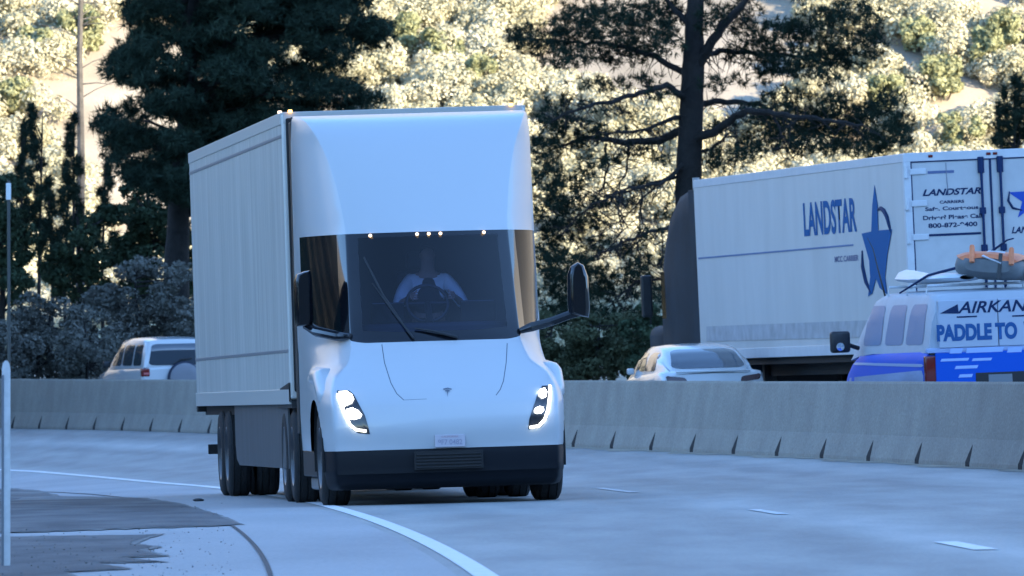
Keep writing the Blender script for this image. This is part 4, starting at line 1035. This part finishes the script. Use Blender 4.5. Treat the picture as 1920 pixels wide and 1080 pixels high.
def pix_pts(l, D, wob=.0):
    res = []
    for i, p in enumerate(l):
        dd = p[2] if len(p) > 2 else 0
        res.append(P(p[0], p[1], D+dd))
    return res
def smooth_path(pts, n=5, jit=.03):
    out = []
    for a, b in zip(pts, pts[1:]):
        for k in range(n):
            t = k/n; out.append(a.lerp(b, t)+Vector((random.uniform(-1,1),random.uniform(-1,1),random.uniform(-1,1)))*jit)
    out.append(pts[-1]); return out
def base_of(px, D):
    X = (px-960)*D/F; return Vector((X, D, terr(X, D)))
# ---- tall pine in the middle
D = 236; sT = F/D
bp_ = base_of(1292, D)
pine = empty('pine_tree', Matrix.Translation(bp_), 'big dark pine with thick trunk and open drooping branches behind the lettered trailer', 'tree')
def loc(pts): return [p-bp_ for p in pts]
tp = pix_pts([(1294,620),(1293,480),(1291,330),(1296,220),(1300,130),(1302,60)], D); tp = [bp_+Vector((0,0,-.3))]+tp+[P(1310,-120,D),P(1318,-330,D),P(1330,-560,D)]
MB().tube(loc(smooth_path(tp,4,.015)), list(np.linspace(.38,.28,len(tp)*2))+list(np.linspace(.28,.06,(len(tp)-1)*4+1-len(tp)*2)), 14).build('trunk', m_bark, pine, True, 60)
limbs = [
 ([(1300,135),(1345,60,-.5),(1400,0,-1),(1450,-60,-1)], .15), ([(1302,60),(1265,20,.5),(1230,-30,1)], .10),
 ([(1290,190),(1250,160,-.8),(1200,175,-1.6),(1150,190,-2),(1095,200,-2.2),(1040,225,-2)], .09),
 ([(1290,240),(1235,262,1),(1170,268,1.6),(1110,255,2),(1050,275,2)], .12),
 ([(1288,215),(1230,235,-.5),(1180,250,-1),(1120,248,-1)], .06),
 ([(1290,300),(1240,345,-1),(1180,352,-1.5),(1120,380,-1.8)], .06),
 ([(1290,330),(1230,340,-.6),(1170,360,-1),(1130,370,-1)], .05),
 ([(1290,420),(1240,430,-1),(1200,440,-1.4),(1140,470,-1.5),(1070,500,-1)], .06),
 ([(1290,500),(1240,520,-1),(1190,530,-1),(1150,570,-1)], .05),
 ([(1292,520),(1250,545,1),(1215,540,1)], .05),
 ([(1294,265),(1350,240,-.8),(1400,205,-1.5),(1470,215,-2),(1540,225,-2.2),(1620,235,-2)], .12),
 ([(1296,200),(1350,190,.8),(1420,195,1.4),(1500,240,2),(1570,260,2)], .09),
 ([(1300,110),(1350,95,.8),(1420,100,1.5),(1500,105,2),(1580,110,2)], .08),
 ([(1295,290),(1340,275,.5),(1372,245,.8)], .05),
 ([(1300,150),(1240,110,.9),(1170,85,1.5),(1100,80,1.8),(1020,75,2)], .09),
 ([(1450,215,-1),(1470,260,-1.5),(1480,300,-1.5)], .03),
 ([(1135,270,1),(1140,320,1),(1120,370,1),(1085,420,1)], .035), ([(1180,265,1),(1175,320,1),(1150,370,1),(1130,400,1)], .03),
 ([(1120,380,-1),(1090,400,-1),(1055,440,-1)], .03), ([(1200,350,-1),(1205,420,-1),(1195,470,-1)], .025), ([(1160,360,-1),(1165,430,-1),(1150,480,-1)], .022),
 ([(1240,430,-1),(1245,480,-1),(1235,520,-1)], .022), ([(1376,230,-1),(1384,270,-1),(1380,300,-1)], .02), ([(1230,345,-1),(1180,400,-1),(1150,420,-1),(1100,470,-1)], .025),
]
lm = MB()
lmpts = []
for pts, r in limbs:
    pp = loc(smooth_path(pix_pts(pts, D), 5, .035)); n = len(pp)
    lm.tube(pp, [r*(1-.75*i/(n-1)) for i in range(n)], 7); lmpts.append((pp, r))
    for i in range(2, n):                 # twigs
        for _ in range(3 if r > .04 else 2):
            d = Vector((random.uniform(-1,1), random.uniform(-.6,.6), random.uniform(-1,.5))).normalized(); L = random.uniform(.25,.75)
            q = pp[i]+d*L*.5+Vector((0,0,random.uniform(-.1,.05))); lm.tube([pp[i], q, pp[i]+d*L+Vector((0,0,random.uniform(-.15,.05)))], [.014,.010,.005], 4, False)
lm.build('limbs', m_bark, pine, True, 60)
cl = [ # px, py, rx, ry, density
 (1010,75,60,32,1),(1075,60,60,42,1),(1140,50,65,42,1),(1205,45,60,46,1),(1060,112,60,22,1),(1170,98,70,26,1),(1250,25,45,40,1),(1105,20,70,30,.7),(1240,85,45,30,.8),(970,60,25,22,.5),
 (1330,35,32,40,.6),(1390,28,50,34,1),(1460,65,65,34,1.1),(1530,45,60,38,1),(1590,18,48,26,1),(1632,45,26,34,1),(1410,95,60,26,.9),(1490,115,75,32,1.1),(1560,105,50,32,1.1),(1420,140,50,20,.7),(1590,70,40,20,.6),
 (1120,160,60,14,.6),(1200,152,50,16,.6),(1230,180,40,12,.5),(1060,190,50,16,.5),(1150,208,55,12,.4),
 (1040,225,40,28,.9),(1020,275,35,34,1),(1070,262,60,14,.8),(1025,330,30,40,1),(1035,400,36,42,1),(1060,440,40,30,.7),(1030,480,30,50,1),(1040,560,34,50,1),(1100,500,44,24,.6),(1090,560,50,34,.8),(1110,420,36,20,.4),
 (1440,215,60,26,.9),(1500,225,70,34,1.2),(1570,220,60,36,1.2),(1620,245,60,34,1.2),(1670,255,40,26,1),(1450,260,60,28,1),(1530,275,70,22,1.1),(1610,282,60,16,1),(1400,285,40,22,.9),(1560,190,44,18,.7),(1640,205,30,16,.6),(1700,262,18,10,.5),(1360,300,40,24,.8),
 (1200,512,40,26,.9),(1160,545,50,24,.8),(1230,560,30,30,.8),(1180,592,50,20,.9),(1240,490,30,16,.5),(1215,440,30,14,.35),(1250,395,24,18,.3),(1150,300,30,10,.3),(1090,330,26,14,.35),(1240,300,20,12,.25),
 (1080,235,50,16,.8),(1140,245,45,12,.6),(1190,280,40,14,.5),(1060,350,40,26,.9),(1090,390,45,30,.8),(1060,500,50,36,1),(1120,530,50,30,.9),(1140,460,50,22,.7),(1190,475,36,22,.6),(1080,600,44,30,1),(1140,600,50,24,1),(1210,620,40,20,.9),(1110,310,36,16,.5),(1170,380,40,14,.4),(1210,345,30,12,.35),(1340,160,40,16,.6),(1360,235,34,14,.5),(1660,200,40,30,1),(1690,235,30,26,.9),(1480,180,60,20,.7),(1545,150,50,16,.6),(1600,95,50,30,.8),(1645,80,26,26,.7),
 (1300,-60,120,50,.7),(1180,-70,120,50,.8),(1420,-70,120,50,.8),(1300,-200,150,80,.6),(1310,-380,110,90,.6),(1320,-540,60,80,.6),(1520,-40,70,40,.7),(1060,-40,70,40,.7)]
Cs = []
for (px, py, rx, ry, de) in cl:
    c = P(px, py, D)-bp_; r = (rx/sT, min(1.6, .7*rx/sT+.4), ry/sT); n = int(58*de*r[0]*r[2]/(.4*.4)*.95)+8
    c = np.array(c)+np.array([0, random.uniform(-1.6,1.6), 0]); Cs.append(blob_pts(c, r, n))
C_ = np.concatenate(Cs)
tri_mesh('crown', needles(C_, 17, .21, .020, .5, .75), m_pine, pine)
# ---- dense dark conifer on the left
D = 244; sL = F/D; bp_ = base_of(330, D)
lt_ = empty('conifer_tree', Matrix.Translation(bp_), 'huge dense dark conifer towering above the white box trailer of the electric truck', 'tree')
tp = [bp_+Vector((0,0,-.3)), P(332,480,D), P(335,380,D), P(345,250,D), P(360,60,D), P(375,-200,D), P(390,-480,D)]
MB().tube([p-bp_ for p in smooth_path(tp,3,.01)], list(np.linspace(.36,.05,19)), 12).build('trunk', m_bark, lt_, True, 60)
Cs = []; lm = MB()
outline = [(-60,255,640),(0,235,715),(60,215,730),(110,200,690),(150,195,690),(200,190,735),(240,165,740),(280,160,700),(320,205,560),(350,250,520),(380,290,420)]
for i in range(560):
    py = random.uniform(-330, 372); a = np.interp(py, [o_[0] for o_ in outline], [o_[1] for o_ in outline]); b = np.interp(py, [o_[0] for o_ in outline], [o_[2] for o_ in outline])
    k = random.random(); px = a+22+(b-a-44)*k; rr_ = random.uniform(20, 44)
    if px < 300 and py < 330 and random.random() < .2: continue
    c = P(px, py, D)-bp_; cc = np.array(c)+np.array([0, random.uniform(-2.4,2.4), 0]); r = (rr_/sL*1.3, rr_/sL*1.1, rr_/sL*.55)
    Cs.append(blob_pts(cc, r, int(40*(rr_/30)**2)))
    if i % 2 == 0:
        tx = 345-(py-250)*-.02; q = P(tx, py+40, D)-bp_; lm.tube([q, q.lerp(c, .5)+Vector((0,0,.1)), Vector(cc)], [.05,.035,.012], 5, False)
lm.build('limbs', m_bark, lt_, True)
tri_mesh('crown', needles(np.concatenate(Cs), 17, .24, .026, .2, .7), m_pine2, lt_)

# ---- generic tree from clusters
def leaf_tree(name, label, cat, D, base_px, clusters, m, kind='leaf', group=None, trunk=.12, size=.11, dens=1.0, depth=1.5, mbark=m_bark, fork=True):
    s = F/D; bp = base_of(base_px, D); t = empty(name, Matrix.Translation(bp), label, cat, group)
    top = min(c[1] for c in clusters); tb = MB(); cpts = [P(c[0], c[1], D)-bp for c in clusters]
    mid = P(base_px+random.uniform(-6,6), (top+730)/2, D)-bp; tip = P(base_px+random.uniform(-10,10), top+6, D)-bp
    tb.tube(smooth_path([Vector((0,0,-.3)), mid, tip], 4, .0), list(np.linspace(trunk, trunk*.2, 9)), 8)
    Cs = []
    lm = tb
    for (px, py, rx, ry), c in zip(clusters, cpts):
        off = np.array([0, random.uniform(-depth, depth), 0]); r = (rx/s, max(.25, .8*rx/s), ry/s)
        n = int(dens*(300 if kind == 'leaf' else 46)*r[0]*r[2]/.16)+20
        Cs.append(blob_pts(np.array(c)+off, r, n, .35 if kind == 'leaf' else 0))
        q = Vector((0,0,0)).lerp(mid, .8) if c.z < mid.z*1.1 else mid.lerp(tip, min(1, max(0, (c.z-mid.z)/max(.1, tip.z-mid.z))*.8))
        lm.tube([q, q.lerp(c, .6)+Vector((0,0,-.08)), Vector(np.array(c)+off)], [trunk*.35, trunk*.2, .012], 5, False)
    tb.build('trunk', mbark, t, True)
    if kind == 'leaf':
        T = []
        for (px, py, rx, ry), cc in zip(clusters, cpts):
            r = (rx/s*.95, max(.25, .8*rx/s), ry/s*.95); oc = np.array(cc)+np.array([0, random.uniform(-depth, depth), 0])
            T.append(puff(oc, r, int(dens*900*r[0]*r[2])+60, size*.8, .55))
            for _ in range(5): d = unit(rng.normal(size=3)); T.append(puff(oc+d*np.array(r)*.8, tuple(q_*.42 for q_ in r), int(dens*260*r[0]*r[2])+25, size*.8, .55))
        T.append(leaves(np.concatenate(Cs)[::3], size)); tri_mesh('crown', np.concatenate(T), m, t); return t
    C = np.concatenate(Cs)
    tri_mesh('crown', leaves(C, size) if kind == 'leaf' else needles(C, 14, .20, .024, .5, .8), m, t); return t
def rnd_clusters(x0, x1, y0, y1, n, r0, r1, flat=.7):
    return [(random.uniform(x0,x1), random.uniform(y0,y1), *(lambda r: (r, r*flat))(random.uniform(r0,r1))) for _ in range(n)]
# shaded trees low on the left
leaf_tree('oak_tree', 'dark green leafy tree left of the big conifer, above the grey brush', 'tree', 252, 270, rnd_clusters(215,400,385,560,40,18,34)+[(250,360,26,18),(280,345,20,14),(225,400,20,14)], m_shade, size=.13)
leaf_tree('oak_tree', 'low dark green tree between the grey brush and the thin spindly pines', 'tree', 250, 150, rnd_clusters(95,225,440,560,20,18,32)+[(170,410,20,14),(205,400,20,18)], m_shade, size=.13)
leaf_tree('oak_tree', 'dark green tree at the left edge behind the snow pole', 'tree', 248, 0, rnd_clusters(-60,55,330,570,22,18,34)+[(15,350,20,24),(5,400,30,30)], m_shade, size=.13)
def spindly(px, top, D, label, wid=16, lean=0, bot=470, m=m_pine, dens=1.0):
    cls = []
    y = top+10
    while y < bot:
        k = (y-top)/(bot-top); cls.append((px+random.uniform(-1,1)*wid*(.3+k)+lean*k, y, random.uniform(6,11)*(.6+.6*k), random.uniform(10,17)*.8)); y += random.uniform(13,20)
    leaf_tree('young_pine', label, 'tree', D, px+lean, cls, m, 'pine', None, .07, dens=dens, depth=.4)
spindly(62, 195, 258, 'thin spindly dark young pine standing farthest left in front of the sunlit hillside', 14, 8)
spindly(45, 225, 262, 'short spindly dark pine just left of the thinnest young pine', 10, -6)
spindly(90, 330, 256, 'small spindly dark pine right of the tall thin one at the far left', 12, 4)
spindly(140, 215, 259, 'ragged dark young pine standing nearest to the big conifer at its left', 18, -4)
spindly(122, 300, 262, 'dark scraggly sapling pine between two taller thin pines on the left', 14, 3)
spindly(196, 300, 255, 'scraggly dark pine below the left edge of the big conifer crown', 20, 0)
# dark pointed conifer at the right edge
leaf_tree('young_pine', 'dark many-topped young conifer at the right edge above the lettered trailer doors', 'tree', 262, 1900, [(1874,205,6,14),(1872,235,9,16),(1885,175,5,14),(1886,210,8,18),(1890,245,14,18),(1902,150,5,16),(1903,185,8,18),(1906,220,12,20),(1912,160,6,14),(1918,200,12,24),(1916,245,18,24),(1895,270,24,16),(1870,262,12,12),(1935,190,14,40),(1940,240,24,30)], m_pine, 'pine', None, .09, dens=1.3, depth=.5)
# grey brush behind the barrier on the left
D = 230
leaf_tree('grey_shrub', 'wide dusty grey shrub behind the barrier, left of the white suv with the spare wheel', 'shrub', 232, 90, rnd_clusters(20,170,590,715,34,20,36)+[(60,570,30,20),(110,575,30,20),(40,600,24,20)], m_grey, size=.10, trunk=.07, dens=1.25)
leaf_tree('grey_shrub', 'tallest dusty grey shrub, behind the white suv and beside the trailer rear edge', 'shrub', 234, 260, rnd_clusters(190,360,540,715,46,22,38)+[(240,510,30,20),(280,500,34,20),(320,520,30,20),(350,510,26,20),(210,550,26,20),(262,492,16,14)], m_grey, size=.10, trunk=.08, dens=1.25)
leaf_tree('grey_shrub', 'low grey shrub between the two bigger grey shrubs at the barrier', 'shrub', 228, 160, rnd_clusters(120,215,620,715,20,18,30)+[(150,585,26,18),(180,590,24,18)], m_grey, size=.10, trunk=.06, dens=1.2)
leaf_tree('grey_shrub', 'grey shrub at the left edge of the barrier by the marker post', 'shrub', 229, -20, rnd_clusters(-80,40,600,715,22,18,32), m_grey, size=.10, trunk=.06, dens=1.2)
leaf_tree('grey_shrub', 'dusky shrub hidden behind the white box trailer', 'shrub', 236, 470, rnd_clusters(360,560,540,715,30,22,38), m_grey, size=.10, trunk=.06)
# green brush between the truck mirror and the sedan
leaf_tree('green_shrub', 'olive green shrub behind the barrier between the truck and the white sedan', 'shrub', 226, 1120, rnd_clusters(1060,1190,620,715,34,18,34)+[(1100,600,30,16),(1150,605,30,18),(1180,598,20,14)], m_olive, size=.11, trunk=.06, dens=1.2)
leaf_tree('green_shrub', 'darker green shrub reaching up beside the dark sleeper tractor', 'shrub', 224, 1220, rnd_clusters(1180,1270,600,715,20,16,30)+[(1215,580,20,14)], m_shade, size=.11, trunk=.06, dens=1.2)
leaf_tree('green_shrub', 'shrub half hidden behind the truck cab at its right side', 'shrub', 228, 1030, rnd_clusters(960,1060,590,715,22,18,32), m_olive, size=.11, trunk=.06, dens=1.1)

# ---- sunlit brush on the hillside: uncountable, one object
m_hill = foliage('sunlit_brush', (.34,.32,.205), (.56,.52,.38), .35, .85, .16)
T = []
def hz_(X, Y): return terr(X, Y)
cnt = 0
while cnt < 2900:
    near = rng.random() < .86
    Y = rng.uniform(294, 372) if near else rng.uniform(296, 430)
    X = rng.uniform(-21, 22) if near else rng.choice((-1,1))*rng.uniform(24, 70)
    if Y > 450: continue
    r = rng.uniform(.4, 1.25) if near else rng.uniform(1, 2); h = r*rng.uniform(.7,1.25)
    # patches of bare ground
    if math.sin(X*.31+Y*.07)+math.sin(Y*.13-X*.11) > .95: continue
    c = np.array([X, Y, hz_(X, Y)+h*.35]); sz = .10 if near else .5
    T.append(puff(c, (r*.8, r*.8, h*.65), int(300*r*r)+60 if near else 60, sz))
    for _ in range(9 if near else 5):
        d = unit(rng.normal(size=3)); d[2] = abs(d[2]); rr_ = r*rng.uniform(.28,.45)
        T.append(puff(c+d*np.array([r,r,h*.75])*.75, (rr_,)*3, int(150*r*r)+26 if near else 16, sz))
    cnt += 1
tag(tri_mesh('hillside_brush', np.concatenate(T), m_hill), kind='stuff')
m_hill2 = foliage('hillside_tree_leaves', (.20,.21,.11), (.36,.36,.20), .5, .8, .25)
hs = [(70,60,300),(150,20,304),(30,150,302),(1760,110,318),(1720,40,330),(1850,60,322),(1800,220,300),(830,60,330),(900,110,322),(760,20,335),(1660,150,312),(1880,20,335)]
labs = ['pale sunlit bush on the hillside near the top left corner','sunlit hillside tree with a bare dark trunk, left of the big conifer top','sunlit hillside shrub at the left edge above the spindly pines','forked sunlit hillside shrub right of the pine crown','sunlit hillside bush high up just right of the pine top','bright shrub on the upper right hillside','pale green young tree on the hillside just above the lettered trailer roof','hazy sunlit tree on the hillside between conifer and pine','small sunlit shrub left of the pine tips','sunlit bush at the top edge right of the conifer','sunlit shrub touching the right tips of the pine','sunlit bush in the top right corner']
for (px, py, D), lb_ in zip(hs, labs):
    hgt = random.uniform(55, 90)
    D = min(np.arange(294, 380, .5), key=lambda d: abs((YH-(terr((px-960)*d/F, d)-CZ)*F/d) - (py+hgt)))
    wd_ = random.uniform(20, 34)
    leaf_tree('hillside_tree', lb_, 'tree', float(D), px, rnd_clusters(px-wd_, px+wd_, py, py+hgt-8, 26, 9, 17, .85), m_hill2, size=.15, trunk=.09, depth=.8, mbark=m_bark2, dens=.6)
# bare trunk of the tree at upper left
bpx = base_of(148, 282); t = empty('bare_trunk_tree', Matrix.Translation(bpx), 'slim grey trunk with bare twigs at the upper left against the sunlit hill', 'tree')
lm = MB(); lm.tube([Vector((0,0,-.3)), P(152,300,282)-bpx, P(149,110,282)-bpx, P(151,0,282)-bpx, P(150,-160,282)-bpx], [.14,.11,.085,.075,.04], 8)
for k in range(26):
    a = P(150, random.uniform(-120,280), 282)-bpx; d = Vector((random.choice((-1,1))*random.uniform(.4,1.0), random.uniform(-.5,.5), random.uniform(-.1,.5))); lm.tube([a, a+d*.5+Vector((0,0,.05)), a+d*random.uniform(.9,1.3)], [.022,.014,.006], 4, False)
lm.build('trunk', m_bark2, t, True)
# ---- distant ridge that keeps the road in shade (behind the viewer, towards the sun)
u2 = Vector((math.sin(SUN_AZ), -math.cos(SUN_AZ), 0)); v2 = Vector((-u2.y, u2.x, 0)); TR = 500; ZR = 16+math.tan(SUN_EL)*(TR+150)+1.2
rows = []; cols_ = 90
for (dt, hz2) in ((-330,-8),(-240,.22),(-150,.5),(-80,.76),(-30,.93),(0,1.0),(60,.9),(160,.6),(330,.15),(500,-8)):
    for j in range(cols_):
        l = -900+1800*j/(cols_-1); q = u2*(TR+dt)+v2*l; h = ZR*hz2 if hz2 > 0 else hz2
        e = 1-.75*sstep(500, 900, abs(l))
        if dt not in (0,) and hz2 > 0: h += 5*math.sin(l*.05+dt)+3*math.sin(l*.13+dt*.3)
        else: h += 1.0*math.sin(l*.11)+.7*math.sin(l*.31)
        rows.append((q.x, q.y, h*e if h > 0 else h))
tag(MB().grid(rows, cols_, 10).build('hills', mat('ridge_ground', (.10,.10,.075), .95, var=.4, scale=.03), None, True), kind='structure')
# ---- leaf litter / grass tufts along the verge: uncountable
pts = []
for _ in range(900):
    Dq = rng.uniform(180, 235); X = XB(Dq)+rng.uniform(13.2, 20); pts.append((X, Dq, terr(X, Dq)+.05))
tag(tri_mesh('grass', needles(np.array(pts), 8, .3, .02, 1.2, .4), mat('dry_grass', (.16,.14,.08), .8)), kind='stuff')

# ---- dark wood on the bank left of the road (mostly outside the frame; the vehicles reflect it)
T = []
for _ in range(200):
    Y = rng.uniform(60, 266); X = -15-abs(262-Y)*.05-abs(rng.normal())*22; hh = rng.uniform(7, 14); zb = terr(X, Y)
    if X/Y > -.058: continue
    for k in range(7):
        f = k/6; rr_ = rng.uniform(1.4, 2.3)*(1-.55*f); T.append(leaves(blob_pts((X+rng.normal()*.5, Y+rng.normal()*.5, zb+1+f*(hh-2)), (rr_, rr_, rr_*.9), 70, .5), .7))
tag(tri_mesh('woodland', np.concatenate(T), m_shade), kind='stuff')

# ---- loose gravel on the verge: uncountable
T = []
for _ in range(500):
    g = on_ground(rng.uniform(-60, 440), rng.uniform(920, 1090), .008); k = rng.uniform(.003, .010)
    if g.x > XF(g.y)-1.2-(.012*max(0, g.y-95)) and rng.random() < .93: continue
    q = np.array(g); v = [q+k*np.array(d)+rng.normal(size=3)*k*.25 for d in ((1,0,0),(-.6,.9,0),(-.6,-.9,0),(0,0,.9))]
    for f in ((0,1,3),(1,2,3),(2,0,3)): T.append([v[f[0]], v[f[1]], v[f[2]]])
tag(tri_mesh('gravel', np.array(T), mat('gravel_grey', (.12,.115,.11), .95, var=.5, scale=9)), kind='stuff')
